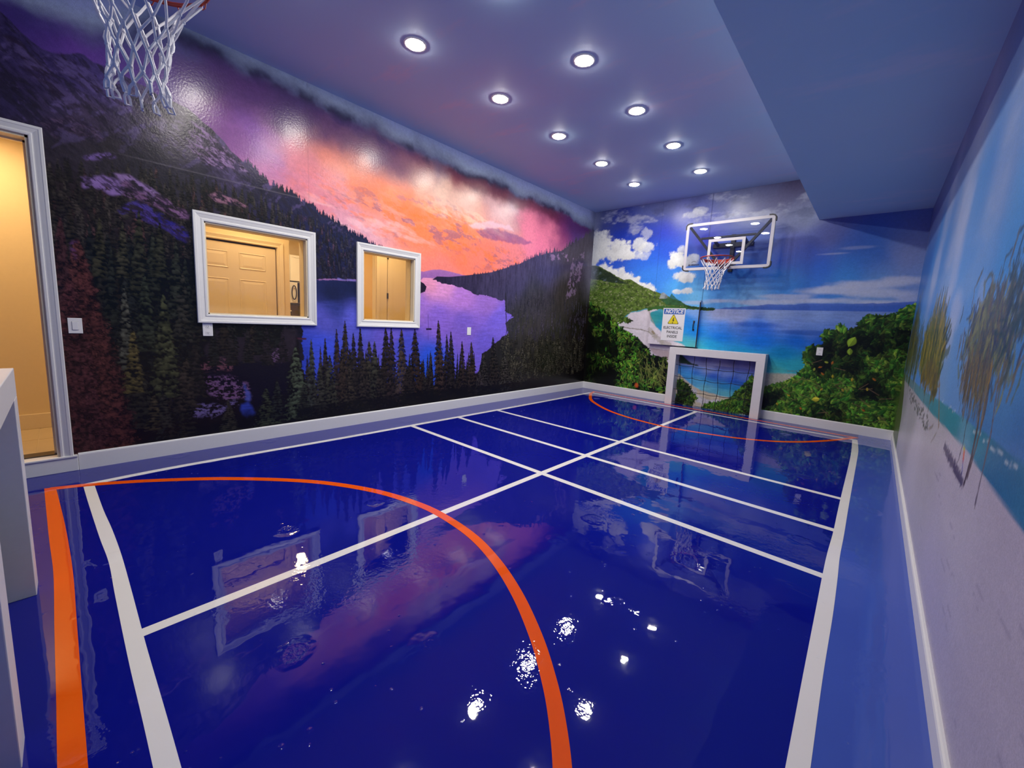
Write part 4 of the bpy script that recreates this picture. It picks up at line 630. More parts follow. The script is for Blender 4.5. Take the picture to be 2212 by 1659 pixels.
MB().box(0, 4.595, -8.6, 0, 0, .0006).build('court_field', M['court'], fl)
def catmull(P, n=8):
    P = [P[0]] + list(P) + [P[-1]]; out = []
    for i in range(1, len(P) - 2):
        p0, p1, p2, p3 = [Vector(q[:2]) for q in P[i - 1:i + 3]]
        for k in range(n):
            t = k / n; out.append(.5 * ((2 * p1) + (p2 - p0) * t + (2 * p0 - 5 * p1 + 4 * p2 - p3) * t * t + (3 * p1 - p0 - 3 * p2 + p3) * t ** 3))
    out.append(Vector(P[-2][:2])); return out
def ribbon(name, L, R, z, mat):
    n = len(L); vs = [(p[0], p[1], z) for p in L] + [(p[0], p[1], z) for p in R]; fs = [(i, i + 1, n + i + 1, n + i) for i in range(n - 1)]
    vs += [(p[0], p[1], 0) for p in L] + [(p[0], p[1], 0) for p in R]; fs += [(2 * n + i, i, i + 1, 2 * n + i + 1)[::-1] for i in range(n - 1)] + [(3 * n + i, n + i, n + i + 1, 3 * n + i + 1) for i in range(n - 1)] + [(0, n, 3 * n, 2 * n), (n - 1, 2 * n - 1, 4 * n - 1, 3 * n - 1)]
    m = MB(); m.add(vs, fs); return m.build(name, mat, fl)
def strip(name, pts, w, z, mat):
    P = [Vector(p[:2]) for p in pts]; L = []; R = []
    for i in range(len(P)):
        t = (P[min(i + 1, len(P) - 1)] - P[max(i - 1, 0)]).normalized(); nrm = Vector((-t.y, t.x)); L.append(P[i] + nrm * w / 2); R.append(P[i] - nrm * w / 2)
    return ribbon(name, L, R, z, mat)
lw = M['line_white']; lo = M['line_orange']
strip('sideline', catmull([(.43, -7.41), (.395, -6.8), (.44, -5.5), (.455, -4), (.465, -2.8), (.465, -1.5), (.455, -.42)]), .062, .0012, lw)
ribbon('sideline', catmull([(4.538, -.41), (4.556, -1.06), (4.562, -1.75), (4.559, -3.2), (4.561, -3.9), (4.556, -4.3), (4.557, -4.6), (4.562, -5.0), (4.568, -5.5), (4.577, -6.2), (4.585, -7.33)]), catmull([(4.594, -.41), (4.62, -1.06), (4.622, -1.75), (4.619, -3.2), (4.62, -3.9), (4.618, -4.3), (4.624, -4.6), (4.629, -5.0), (4.629, -5.5), (4.637, -6.2), (4.645, -7.33)]), .0012, lw)
strip('baseline', catmull([(.44, -.430), (1.5, -.425), (2.52, -.43), (3.4, -.445), (4.57, -.45)]), .058, .0010, lw)
ribbon('baseline', catmull([(.40, -7.414), (.83, -7.398), (1.43, -7.372), (1.79, -7.353), (2.15, -7.351), (2.67, -7.346), (3.2, -7.336), (4.64, -7.32)]), catmull([(.44, -7.357), (.99, -7.337), (1.37, -7.316), (1.75, -7.302), (2.15, -7.296), (2.63, -7.291), (3.25, -7.28), (4.64, -7.265)]), .0010, lw)
for y in (-3.13, -3.885, -4.63): strip('cross_line', [(.43, y), (4.6, y)], .058, .0008, lw)
strip('centre_line', [(2.518, -7.31), (2.515, -4.6), (2.513, -.43)], .056, .0009, lw)
ribbon('end_line', catmull([(.339, -7.6), (1.246, -7.565), (1.733, -7.543), (2.247, -7.535), (2.7, -7.527), (3.0, -7.523), (4.6, -7.50)]), catmull([(.36, -7.545), (1.0, -7.509), (1.447, -7.489), (1.837, -7.477), (2.306, -7.472), (3.06, -7.463), (4.6, -7.44)]), .0014, lo)
strip('end_line', [(.41, -.262), (2.5, -.258), (4.58, -.262)], .055, .0014, lo)
strip('arc_line', catmull([(.37, -7.58), (.43, -7.41), (.52, -7.23), (.655, -7.01), (.9, -6.68), (1.24, -6.33), (1.55, -6.09), (1.92, -5.90), (2.28, -5.80), (2.55, -5.775), (2.88, -5.80), (3.17, -5.88), (3.44, -6.0), (3.68, -6.145), (3.85, -6.275), (3.97, -6.385), (4.09, -6.52), (4.25, -6.74), (4.4, -7.0), (4.5, -7.25), (4.56, -7.48)]), .060, .0016, lo)
strip('arc_line', catmull([(.435, -.24), (.52, -.52), (.68, -.80), (.84, -1.05), (1.05, -1.28), (1.5, -1.63), (1.97, -1.84), (2.5, -1.935), (2.91, -1.885), (3.26, -1.79), (3.48, -1.70), (3.78, -1.51), (4.06, -1.21), (4.33, -.77), (4.58, -.24)]), .058, .0016, lo)
# baseboards: eased top edge
def baseboard(name, a, b, nrm, label, h=.137, t=.017):
    a = Vector((a[0], a[1], 0)); b = Vector((b[0], b[1], 0)); n = Vector((nrm[0], nrm[1], 0)); pr = [(0, 0), (t, 0), (t, h - .014), (t - .003, h - .005), (t - .008, h), (0, h)]
    k = len(pr); vs = [a + n * d + Vector((0, 0, z)) for d, z in pr] + [b + n * d + Vector((0, 0, z)) for d, z in pr]
    return struct(name, MB().add(vs, [tuple(range(k))[::-1], tuple(range(k, 2 * k))] + [(i, (i + 1) % k, (i + 1) % k + k, i + k) for i in range(k)]), M['white'], label)
baseboard('baseboard_left', (0, -7.422), (0, -.0), (1, 0), 'white baseboard under the lake mural')
baseboard('baseboard_back', (0, 0), (1.873, 0), (0, -1), 'white baseboard left of the far goal'); baseboard('baseboard_back', (3.373, 0), (W, 0), (0, -1), 'white baseboard right of the far goal')
baseboard('baseboard_right', (W, D), (W, 0), (-1, 0), 'white baseboard under the beach mural', .10, .016)
# windows and door on the left wall
PROF = [(0, .0), (0, .014), (.005, .017), (.018, .018), (.022, .0145), (.028, .0145), (.044, .019), (.056, .022), (.061, .025), (.077, .026), (.081, .023), (.082, 0)]
def casing(parent, y0, y1, z0, z1, sides, mat, sc=1.0, x=0.0):
    for sd in sides:
        vs = []
        for d, h in PROF:
            d *= sc
            if sd == 'top': e = [(y0 - d, z1 + d), (y1 + d, z1 + d)]
            elif sd == 'bottom': e = [(y0 - d, z0 - d), (y1 + d, z0 - d)]
            elif sd == 'left': e = [(y0 - d, z0 - (d if 'bottom' in sides else 0)), (y0 - d, z1 + d)]
            else: e = [(y1 + d, z0 - (d if 'bottom' in sides else 0)), (y1 + d, z1 + d)]
            vs += [(x + h, e[0][0], e[0][1]), (x + h, e[1][0], e[1][1])]
        n = len(PROF); fs = [(2 * i, 2 * i + 1, 2 * ((i + 1) % n) + 1, 2 * ((i + 1) % n)) for i in range(n)] + [tuple(2 * i for i in range(n)), tuple(2 * i + 1 for i in range(n))[::-1]]
        MB().add(vs, fs).build('casing', mat, parent)
def opening(parent, y0, y1, z0, z1, sides, mat, x0=-.19, x1=.004, t=.012):
    for sd in sides:
        b = {'top': (y0, y1, z1 - t, z1), 'bottom': (y0, y1, z0, z0 + t), 'left': (y0, y0 + t, z0, z1), 'right': (y1 - t, y1, z0, z1)}[sd]
        MB().box(x0, x1, *b).build('jamb', mat, parent)
for n, (w, lb) in enumerate(((W1, 'wide interior window in white moulding showing a panelled door'), (W2, 'narrow interior window in white moulding showing cream closet doors'))):
    e = empty('window_%d' % (n + 1), (0, 0, 0), label=lb, kind='structure'); casing(e, *w, ('top', 'bottom', 'left', 'right'), M['casing']); opening(e, *w, ('top', 'bottom', 'left', 'right'), M['halltrim'])
    MB().box(-.075, -.069, w[0] + .012, w[1] - .012, w[2] + .012, w[3] - .012).build('glass_pane', M['glass'], e)
e = empty('door_1', (0, 0, 0), label='white cased doorway open to the yellow hallway', kind='structure'); casing(e, *DR, ('top', 'left', 'right'), M['casing'], .86); opening(e, *DR, ('top', 'left', 'right'), M['halltrim'], -.19, .0, .016)
MB().box(-.12, -.10, DR[1] - .03, DR[1] - .016, .13, DR[3] - .016).box(-.12, -.10, DR[0], DR[1], DR[3] - .03, DR[3] - .016).build('door_stop', M['halltrim'], e)
MB().box(-.19, .022, DR[0] - .1, -7.424, 0, .118, .004).build('sill_face', M['white'], e); MB().box(-.07, .030, DR[0] - .1, -7.424, .112, .128, .004).build('sill', M['white'], e); MB().box(-.19, -.075, DR[0], DR[1], .126, .134).build('threshold', M['counter'], e)

# ---------------------------------------------------------------------------
# HALLWAY AND KITCHEN BEYOND THE LEFT WALL
# ---------------------------------------------------------------------------
HX = -1.14; KX = -3.2; FZ = .13; HC = 2.72
hw = MB().box(HX - .1, HX, -8.7, -6.50, FZ - .13, HC).box(HX - .1, HX, -6.50, -5.585, 2.115, HC).box(HX - .1, HX, -5.585, -5.44, 0, HC).box(HX - .1, HX, -4.235, -4.20, 0, HC).box(HX - .1, HX, -4.20, -3.0, 2.5, HC).box(HX - .1, HX, -3.45, -3.0, 0, 2.5)
struct('wall_hall', hw, M['hallpaint'], 'cream hallway wall seen through the doorway and windows')
struct('wall_hall_end', MB().box(HX, -.18, -3.1, -3.0, 0, HC).box(HX, -.18, -8.7, -8.62, 0, HC).box(HX - .5, HX - .12, -4.2, -3.45, 0, 2.5), M['hallpaint'], 'cream end walls of the hallway')
struct('wall_kitchen', MB().box(KX - .1, KX, -6.6, -3.9, 0, HC), M['hallpaint'], 'pale kitchen wall behind the cabinets'); struct('wall_kitchen_end', MB().box(KX, HX - .1, -6.7, -6.6, 0, HC), M['hallpaint'], 'pale end wall of the kitchen')
struct('wall_kitchen_side', MB().box(KX, HX - .101, -4.235, -4.215, 0, HC), M['hallorange'], 'kitchen side wall painted orange for dim light, seen through the narrow window')  # orange tone puts the dim light on this wall into its colour
struct('ceiling_hall', MB().box(KX - .1, -.17, -8.7, -3.0, HC, HC + .05), M['hallpaint'], 'cream hallway ceiling')
fh = struct('floor_hall', MB().box(KX - .1, -.17, -8.7, -3.0, 0, FZ - .004), M['grout'], 'beige tiled hallway floor')
tm = None
for i in range(2):
    for j in range(11):
        x0 = HX + i * .475; y0 = -8.6 + j * .48
        if tm is None: t0 = MB().box(0, .469, 0, .474, 0, .004).build('tile', M['tile'], fh, (x0, y0, FZ - .004)); tm = t0
        else:
            c = tm.copy(); COL.objects.link(c); c.parent = fh; c.location = (x0, y0, FZ - .004)
MB().box(HX, HX + .015, -8.6, -6.56, FZ, FZ + .14, .003).build('hall_baseboard', M['halltrim'], bpy.data.objects['wall_hall'])
# six panel door
def panel_door(name, y0, y1, z0, z1, x, cols, rows, label, mat, cat='door', hinge=()):
    e = empty(name, (x, (y0 + y1) / 2, z0), label=label, cat=cat); e.location = (0, 0, 0)
    MB().box(x - .035, x, y0 + .003, y1 - .003, z0, z1, .002).build('leaf', mat, e)
    for a, b in cols:
        for c, d in rows:
            f = MB(); r = .018; ya, yb, za, zb = y0 + a, y0 + b, z0 + c, z0 + d
            f.add([(x, ya, za), (x, yb, za), (x, yb, zb), (x, ya, zb), (x + .007, ya + r * .4, za + r * .4), (x + .007, yb - r * .4, za + r * .4), (x + .007, yb - r * .4, zb - r * .4), (x + .007, ya + r * .4, zb - r * .4), (x + .0008, ya + r, za + r), (x + .0008, yb - r, za + r), (x + .0008, yb - r, zb - r), (x + .0008, ya + r, zb - r), (x + .006, ya + r * 2.6, za + r * 2.6), (x + .006, yb - r * 2.6, za + r * 2.6), (x + .006, yb - r * 2.6, zb - r * 2.6), (x + .006, ya + r * 2.6, zb - r * 2.6)],
                  [(i, (i + 1) % 4, 4 + (i + 1) % 4, 4 + i) for i in range(4)] + [(4 + i, 4 + (i + 1) % 4, 8 + (i + 1) % 4, 8 + i) for i in range(4)] + [(8 + i, 8 + (i + 1) % 4, 12 + (i + 1) % 4, 12 + i) for i in range(4)] + [(12, 13, 14, 15)])
            f.build('panel', mat, e)
    return e
d6 = panel_door('panel_door', -6.497, -5.594, FZ + .01, 2.094, HX - .012, ((.115, .40), (.505, .79)), ((.22, .90), (1.02, 1.545), (1.665, 1.86)), 'cream six-panel closet door behind the wide window', M['halldoor'])
k = empty('trim_1', label='cream casing around the six-panel door', kind='structure')
MB().box(HX - .075, HX - .055, -6.50, -5.582, FZ, 2.125).build('shadow_gap_sheet', M['black'], k)  # black sheet standing in for the shade in the gap around the leaf
casing(k, -6.51, -5.58, FZ, 2.116, ('top', 'left', 'right'), M['halltrim'], .8, HX)
e = empty('bifold_door', label='cream bifold closet doors behind the narrow window', cat='closet door')
yb = -4.19
for i, (a, b) in enumerate(((-4.19, -4.045), (-4.035, -3.60))):
    lf = MB().box(HX - .03, HX + .004, a, b, FZ + .02, 2.48, .003).build('leaf', M['halldoor'], e)
    if i: MB().box(HX + .004, HX + .012, a + .01, a + .085, FZ + .02, 2.48, .003).box(HX + .004, HX + .012, b - .10, b - .01, FZ + .02, 2.48, .003).build('stile', M['halldoor'], lf)
    else: MB().box(HX + .004, HX + .014, a - .035, a + .012, FZ, 2.49, .003).build('trim_edge', M['halltrim'], lf)
for z in (1.60, 2.20): MB().box(HX + .003, HX + .016, -4.052, -4.028, z, z + .085, .002).build('hinge', M['darkgrey'], e)
# kitchen cabinet, microwave and things on the counter
KF = KX + .34
e = empty('kitchen_cabinet', label='white shaker wall cabinet above the microwave', cat='cabinet'); MB().box(KX, KF - .02, -5.45, -4.645, 1.84, 2.27).build('body', M['cabinet'], e)
for a, b in ((-5.44, -5.06), (-5.05, -4.845), (-4.84, -4.65)):
    dd = MB().box(KF - .02, KF, a, b, 1.845, 2.265, .002).build('door', M['cabinet'], e)
    fr = MB(); w_ = .036; fr.box(KF, KF + .008, a, a + w_, 1.845, 2.265).box(KF, KF + .008, b - w_, b, 1.845, 2.265).box(KF, KF + .008, a + w_, b - w_, 1.845, 1.845 + w_).box(KF, KF + .008, a + w_, b - w_, 2.265 - w_, 2.265); fr.build('door_frame', M['cabinet'], dd)
e = empty('microwave', label='steel microwave with an oval black handle under the cabinet', cat='microwave'); MB().box(KX, KF + .02, -5.40, -4.66, 1.47, 1.82, .006).build('body', M['steel'], e); MB().box(KF + .02, KF + .026, -4.735, -4.662, 1.475, 1.815).build('control_panel', M['black'], e); MB().box(KF + .02, KF + .025, -5.1, -4.86, 1.53, 1.74).build('door_window', M['darkgrey'], e)
MB().tube([(KF + .055, -4.80 + .035 * math.cos(t), 1.645 + .115 * math.sin(t)) for t in [2 * math.pi * i / 20 for i in range(20)]], .008, 6, True).build('handle', M['black'], e); MB().box(KX, KF + .01, -5.40, -4.62, 1.44, 1.47).build('vent', M['darkgrey'], e)
e = empty('tall_cabinet', label='white tall cabinet beside the microwave', cat='cabinet'); MB().box(KX, KF + .05, -4.605, -4.30, FZ, 2.25, .003).build('body', M['cabinet'], e); fr = MB().box(KF + .05, KF + .058, -4.595, -4.56, 1.46, 2.24).box(KF + .05, KF + .058, -4.34, -4.31, 1.46, 2.24); fr.build('door_frame', M['cabinet'], e)
e = empty('kitchen_counter', label='dark kitchen counter on white base units', cat='counter'); MB().box(KX + .03, KX + .62, -5.6, -4.62, FZ, .99).build('base', M['cabinet'], e); MB().box(KX + .03, KX + .65, -5.6, -4.61, .99, 1.03, .004).build('worktop', M['counter'], e)
e = empty('vase', label='small dark rounded vase on the kitchen counter', cat='vase'); MB().lathe([(.0, 0), (.03, 0), (.05, .06), (.048, .11), (.018, .17), (.014, .23), (.0, .235)], (KX + .45, -4.885, 1.03 + .07), 16).lathe([(0, 0), (.045, 0), (.045, .07), (0, .07)], (KX + .45, -4.885, 1.03), 16).build('body', M['counter'], e); MB().lathe([(.016, 0), (.02, .012), (.016, .02)], (KX + .45, -4.885, 1.325), 16).build('lip', M['steel'], e)
e = empty('basket', label='dark woven basket on the kitchen counter', cat='basket'); MB().lathe([(.0, 0), (.09, 0), (.10, .16), (.094, .16), (.085, .01), (0, .01)], (KX + .45, -4.715, 1.03), 18).build('body', M['wicker'], e); MB().tube([(KX + .45, -4.715 + .1 * math.cos(t), 1.19 + .05 * math.sin(t)) for t in [math.pi * i / 12 for i in range(13)]], .007, 6).build('handle', M['wicker'], e)
def warm(name, x, y, z, r, label):
    e = empty(name, label=label, cat='ceiling lamp', group='warm hallway lamps'); MB().lathe([(r + .015, 0), (r + .02, -.02), (r, -.03)], (x, y, z), 24).build('trim_ring', M['trimring'], e); MB().lathe([(0, -.028), (r * .7, -.03), (r, -.02)], (x, y, z), 24).build('lens', M['warmlens'], e)
warm('hall_lamp', -.62, -7.9, HC, .16, 'round warm lamp on the hallway ceiling by the doorway'); warm('hall_lamp', -.62, -5.9, HC, .14, 'round warm lamp on the hallway ceiling by the wide window'); warm('hall_lamp', -.62, -4.2, HC, .14, 'round warm lamp on the hallway ceiling by the narrow window'); warm('kitchen_lamp', -2.0, -5.1, HC, .20, 'round warm lamp on the kitchen ceiling')

# ---------------------------------------------------------------------------
# DOWNLIGHTS: two rows of six, each a trim ring with a lit lens
# ---------------------------------------------------------------------------
ordn = ('first', 'second', 'third', 'fourth', 'fifth', 'sixth'); proto = None
for i in range(6):
    for r, x in (('left', 1.385), ('right', 2.411)):
        e = empty('downlight', (x, -1.119 - 1.04 * i, H), label='lit round ceiling downlight, %s from the back wall in the %s row' % (ordn[i], r), cat='downlight', group='recessed ceiling downlights')
        if proto is None:
            a = MB().lathe([(.096, 0), (.096, -.004), (.088, -.007), (.076, -.006), (.076, 0)], (0, 0, 0), 32).build('trim_ring', M['trimring'], e)
            b = MB().lathe([(0, -.0155), (.035, -.015), (.060, -.013), (.071, -.010), (.0755, -.0055)], (0, 0, 0), 32).build('lens', M['lens'], e); proto = (a, b)
        else:
            for q in proto: c = q.copy(); COL.objects.link(c); c.parent = e

# ---------------------------------------------------------------------------
# GOALS
# ---------------------------------------------------------------------------
mG = paint_goal_panel()
def make_goal(name, label, loc, rz, ny=.15, w=.75):
    e = empty(name, loc, rz, label=label, cat='goal', group='small wooden wall goals')
    h, t, d = 1.034, .125, .20      # local: opening faces -y, wall plane at y = 0
    for s in (-1, 1): MB().box(s * w, s * (w - t), -d, 0, 0, h - t, .003).build('post', M['goalwhite'], e)
    MB().box(-w, w, -d, 0, h - t, h, .003).build('crossbar', M['goalwhite'], e)
    g = grid_mesh('printed_backdrop', mG, lambda u, v: ((u - .63) * (w - t) / .63, u * 0 - .020, v), M['mural_back'], (), e); MB().box(-w + t, w - t, -.014, -.001, 0, h - t).build('backdrop_board', M['white'], e)
    rng = random.Random(4); net = empty('net', (0, 0, 0)); net.parent = e; xs = [(-.545 + .2135 * i) * w / .75 for i in range(6)]; zs = [.895, .725, .508, .285, .06]
    kn = {}
    for i, x in enumerate(xs):
        for j, z in enumerate(zs): kn[i, j] = Vector((x + rng.uniform(-.012, .012), -ny + rng.uniform(-.012, .012), z - (.012 * (1 if i in (2, 3) else 0)) + rng.uniform(-.012, .012)))
    def sagline(a, b, s): return [a.lerp(b, t) + Vector((0, 0, -s * 4 * t * (1 - t))) for t in (0, .25, .5, .75, 1)]
    for i in range(6):
        pts = []
        for j in range(4): pts += [kn[i, j].lerp(kn[i, j + 1], t) + Vector((.008 * math.sin(math.pi * t) * (1 if (i + j) % 2 else -1), 0, 0)) for t in (0, .33, .66)]
        MB().tube(pts + [kn[i, 4], Vector((kn[i, 4].x, -ny, .012))], .0046, 5).build('cord', M['twine'], net)
    for j in range(1, 5):
        pts = [Vector((-w + t, -ny, kn[0, j].z + .01))]
        for i in range(5): pts += sagline(kn[i, j], kn[i + 1, j], .012)[:-1]
        MB().tube(pts + [kn[5, j], Vector((w - t, -ny, kn[5, j].z - .005))], .0046, 5).build('cord', M['twine'], net)
    km = MB()
    for (i, j), p in kn.items():
        if j: 
            bm = bmesh.new(); bmesh.ops.create_icosphere(bm, subdivisions=1, radius=.011); bmesh.ops.translate(bm, verts=bm.verts, vec=p); km.bm(bm, True)
    km.build('knots', M['twine'], net)['kind'] = 'stuff'
    return e
make_goal('wall_goal', 'white wooden goal with a black net under the far hoop', (2.623, 0, 0), 0); make_goal('wall_goal', 'white wooden goal at the near end beside the orange end line', (2.3625, D, 0), math.pi, .035, .5775)

# ---------------------------------------------------------------------------
# BASKETBALL HOOPS
# ---------------------------------------------------------------------------
def rrect(w, h, r, n=5):
    out = []
    for cx, cz, a0 in ((w / 2 - r, h / 2 - r, 0), (-w / 2 + r, h / 2 - r, 90), (-w / 2 + r, -h / 2 + r, 180), (w / 2 - r, -h / 2 + r, 270)):
        for k in range(n + 1): a = math.radians(a0 + 90 * k / n); out.append((cx + r * math.cos(a), cz + r * math.sin(a)))
    return out
def ringplate(mb, outer, inner, y0, y1):
    n = len(outer); vs = [(x, y0, z) for x, z in outer] + [(x, y0, z) for x, z in inner] + [(x, y1, z) for x, z in outer] + [(x, y1, z) for x, z in inner]; fs = []
    for i in range(n):
        j = (i + 1) % n; fs += [(i, j, n + j, n + i), (2 * n + i, 3 * n + i, 3 * n + j, 2 * n + j), (i, 2 * n + i, 2 * n + j, j), (n + i, n + j, 3 * n + j, 3 * n + i)]
    return mb.add(vs, fs)
def make_hoop(name, label, loc, rz, depth, bz, rz_, lean, seed, nr=1.0, nl=1.0, ro=.375):
    # local: wall plane y = 0, court side is -y; board at y = -depth
    e = empty(name, loc, rz, label=label, cat='basketball hoop', group='wall mounted basketball hoops'); bw, bh = 1.265, .748; yb = -depth; cz = bz + bh / 2
    brd = MB(); o_ = [(x, z + cz) for x, z in rrect(bw - .02, bh - .02, .03)]; n = len(o_); brd.add([(x, yb, z) for x, z in o_] + [(x, yb + .008, z) for x, z in o_], [tuple(range(n)), tuple(range(n, 2 * n))[::-1]] + [(i, (i + 1) % n, (i + 1) % n + n, i + n) for i in range(n)]); bd = brd.build('backboard', M['acrylic'], e)
    ringplate(MB(), [(x, z + cz) for x, z in rrect(bw, bh, .035)], [(x, z + cz) for x, z in rrect(bw - .086, bh - .086, .004)], yb - .006, yb - .001).build('border', M['board_white'], bd)
    ringplate(MB(), [(x, z + cz) for x, z in rrect(bw + .006, bh + .006, .038)], [(x, z + cz) for x, z in rrect(bw - .03, bh - .03, .02)], yb + .009, yb + .03).build('rear_frame', M['steel'], bd)
    sq_w, sq_h, sqz = .535, .41, bz + .065 + .205; ringplate(MB(), [(x, z + sqz) for x, z in rrect(sq_w, sq_h, .004)], [(x, z + sqz) for x, z in rrect(sq_w - .085, sq_h - .085, .004)], yb - .0035, yb - .001).build('target_square', M['board_white'], bd)
    for sx in (-1, 1):
        for sz in (-1, 1):
            x = sx * bw / 2; z = cz + sz * bh / 2; pts = [(x - sx * .085, z + sz * .006), (x - sx * .045, z + sz * .006), (x - sx * .012, z - sz * .004), (x + sx * .006, z - sz * .03), (x + sx * .006, z - sz * .085)]
            pad = MB()
            for (a, b), (c, d) in zip(pts[:-1], pts[1:]): pad.bar((a, yb + .012, b), (c, yb + .012, d), .042, .018, (0, 1, 0)) if False else pad.bar((a, yb + .012, b), (c, yb + .012, d), .018, .046, (0, 1, 0))
            pad.build('corner_pad', M['black'], bd)
    # emblem and maker's lettering, lower left
    mt = Matrix.Translation((-bw / 2 + .165, yb - .0015, bz + .085)) @ Matrix.Rotation(math.pi / 2, 4, 'X')
    text_mesh('lettering', 'SILVERBACK', .030, M['signblack'], bd, mt, .25, .0016, 'CENTER', 1.05)
    em = MB(); c0 = (-bw / 2 + .17, bz + .118)
    for r_, a0, a1 in ((.040, 10, 170), (.028, 35, 145)): em.tube([(c0[0] + r_ * math.cos(math.radians(a)), yb - .002, c0[1] + r_ * .8 * math.sin(math.radians(a))) for a in range(a0, a1 + 1, 16)], .0016, 4)
    em.tube([(c0[0] - .034, yb - .002, c0[1] + .006), (c0[0] - .012, yb - .002, c0[1] + .020), (c0[0] + .012, yb - .002, c0[1] + .020), (c0[0] + .034, yb - .002, c0[1] + .006)], .0014, 4); em.build('emblem', M['signblack'], bd)
    # black rear brace: diagonals from the top corners to the rim plate, cross bar, spine and wall arms
    yf = yb + .035
    for s in (-1, 1): MB().bar((s * (bw / 2 - .05), yf, bz + bh - .05), (s * .10, yf, bz + .10), .036, .036, (0, 1, 0)).build('brace', M['black'], e)
    MB().bar((-.395, yf + .004, bz + .505), (.395, yf + .004, bz + .505), .03, .034, (0, 1, 0)).build('cross_bar', M['black'], e); MB().bar((-.16, yf, bz + .085), (.16, yf, bz + .085), .05, .03, (0, 1, 0)).build('rim_bar', M['black'], e)
    wb = MB(); wb.box(-.03, .03, -.05, -.002, bz + .0, bz + .60, .003).box(-.30, .30, -.045, -.002, bz + .40, bz + .47, .003); wb.build('wall_bracket', M['darkgrey'], e)
    for s in (-1, 1):
        MB().bar((s * .22, yf, bz + .50), (s * .22, -.04, bz + .435), .035, .035, (1, 0, 0)).build('wall_arm', M['black'], e); MB().bar((s * .11, yf, bz + .09), (s * .03, -.05, bz + .09), .03, .035, (0, 0, 1)).build('wall_arm', M['black'], e)
    # rim
    R = .230; cy = yb - ro; rm = empty('rim', (0, 0, 0)); rm.parent = e
    MB().tube([(R * math.cos(2 * math.pi * i / 40), cy + R * math.sin(2 * math.pi * i / 40), rz_) for i in range(40)], .0085, 8, True).build('ring', M['rim'], rm)
    hk = MB()
    for i in range(12):
        a = 2 * math.pi * (i + .5) / 12; c = Vector((R * math.cos(a), cy + R * math.sin(a), rz_)); t = Vector((-math.sin(a), math.cos(a), 0)); hk.tube([c - t * .018 + Vector((0, 0, -.006)), c - t * .01 + Vector((0, 0, -.026)), c + t * .01 + Vector((0, 0, -.026)), c + t * .018 + Vector((0, 0, -.006))], .0028, 5)
    hk.build('net_hooks', M['rim'], rm)['kind'] = 'stuff'
    pl = MB(); pl.box(-.075, .075, yb - .022, yb - .008, rz_ - .11, rz_ + .02, .003); sk = []
    for i in range(13):
        a = math.radians(25 + 130 * i / 12); sk.append((R * 1.0 * math.cos(a), cy + R * 1.0 * math.sin(a)))
    vs = [(x, y, rz_ - .004) for x, y in sk] + [(x, y, rz_ - .034 - .03 * (1 - abs(i - 6) / 6)) for i, (x, y) in enumerate(sk)]; pl.add(vs, [(i, i + 1, 14 + i, 13 + i) for i in range(12)])
    pl.add([(-.07, yb - .02, rz_ - .10), (.07, yb - .02, rz_ - .10), (.10, cy + R * .95, rz_ - .04), (-.10, cy + R * .95, rz_ - .04), (-.07, yb - .02, rz_ - .004), (.07, yb - .02, rz_ - .004), (.10, cy + R * .95, rz_ - .004), (-.10, cy + R * .95, rz_ - .004)], [(0, 1, 2, 3), (7, 6, 5, 4), (0, 4, 5, 1), (1, 5, 6, 2), (2, 6, 7, 3), (3, 7, 4, 0)]); pl.build('mounting_plate', M['rim'], rm)
    # net: twelve hung loops knotted into diamonds
    rg = random.Random(seed); net = MB(); rows = [(0.0, .222), (.105, .160), (.175, .126), (.235, .110), (.295, .102), (.350, .100), (.395, .104)]; N = 12; nd = {}
    rows = [(a * nl, b * (nr if a else 1.0)) for a, b in rows]
    for r_, (dz, rad) in enumerate(rows):
        for k_ in range(N):
            a = 2 * math.pi * (k_ + .5 + (r_ % 2) * .5) / N + rg.uniform(-.05, .05) * (r_ > 0); q = (dz / .4) ** 1.5
            nd[r_, k_] = Vector((rad * math.cos(a) + lean[0] * q + rg.uniform(-.008, .008) * (r_ > 0), cy + rad * math.sin(a) + lean[1] * q + rg.uniform(-.008, .008) * (r_ > 0), rz_ - .026 - dz + rg.uniform(-.010, .010) * (r_ > 0)))
    for r_ in range(len(rows) - 1):
        for k_ in range(N):
            for q in ((k_, k_ - 1) if r_ % 2 == 0 else (k_, k_ + 1)):
                a = nd[r_, k_]; b = nd[r_ + 1, q % N]; mid = a.lerp(b, .5); out = Vector((mid.x, mid.y - cy, 0)).normalized() * rg.uniform(-.004, .009); net.tube([a, a.lerp(b, .3) + out * .8, a.lerp(b, .7) + out, b], .0048, 5)
    for (r_, k_), p in nd.items():
        if r_: bm = bmesh.new(); bmesh.ops.create_icosphere(bm, subdivisions=1, radius=.0078); bmesh.ops.scale(bm, vec=(1, 1, 1.5), verts=bm.verts); bmesh.ops.translate(bm, verts=bm.verts, vec=p); net.bm(bm, True)
    last = len(rows) - 1
    for k_ in range(N):
        p = nd[last, k_]; a = rg.uniform(0, 6.28); d = Vector((math.cos(a), math.sin(a), 0)) * .010; o2 = Vector((rg.uniform(-.02, .02), rg.uniform(-.02, .02), 0)); net.tube([p, p + d + o2 * .4 + Vector((0, 0, -.018)), p + d * 1.1 + o2 + Vector((0, 0, -.040)), p - d * .9 + o2 + Vector((0, 0, -.042)), p - d + o2 * .4 + Vector((0, 0, -.018)), p + Vector((.002, 0, 0))], .0050, 5)
    net.build('net', M['rope'], rm)['kind'] = 'stuff'
    return e
make_hoop('basketball_hoop', 'clear basketball backboard and rim on the bay mural wall', (2.671, 0, 0), 0, .40, 2.336, 2.452, (-.035, .0), 3)
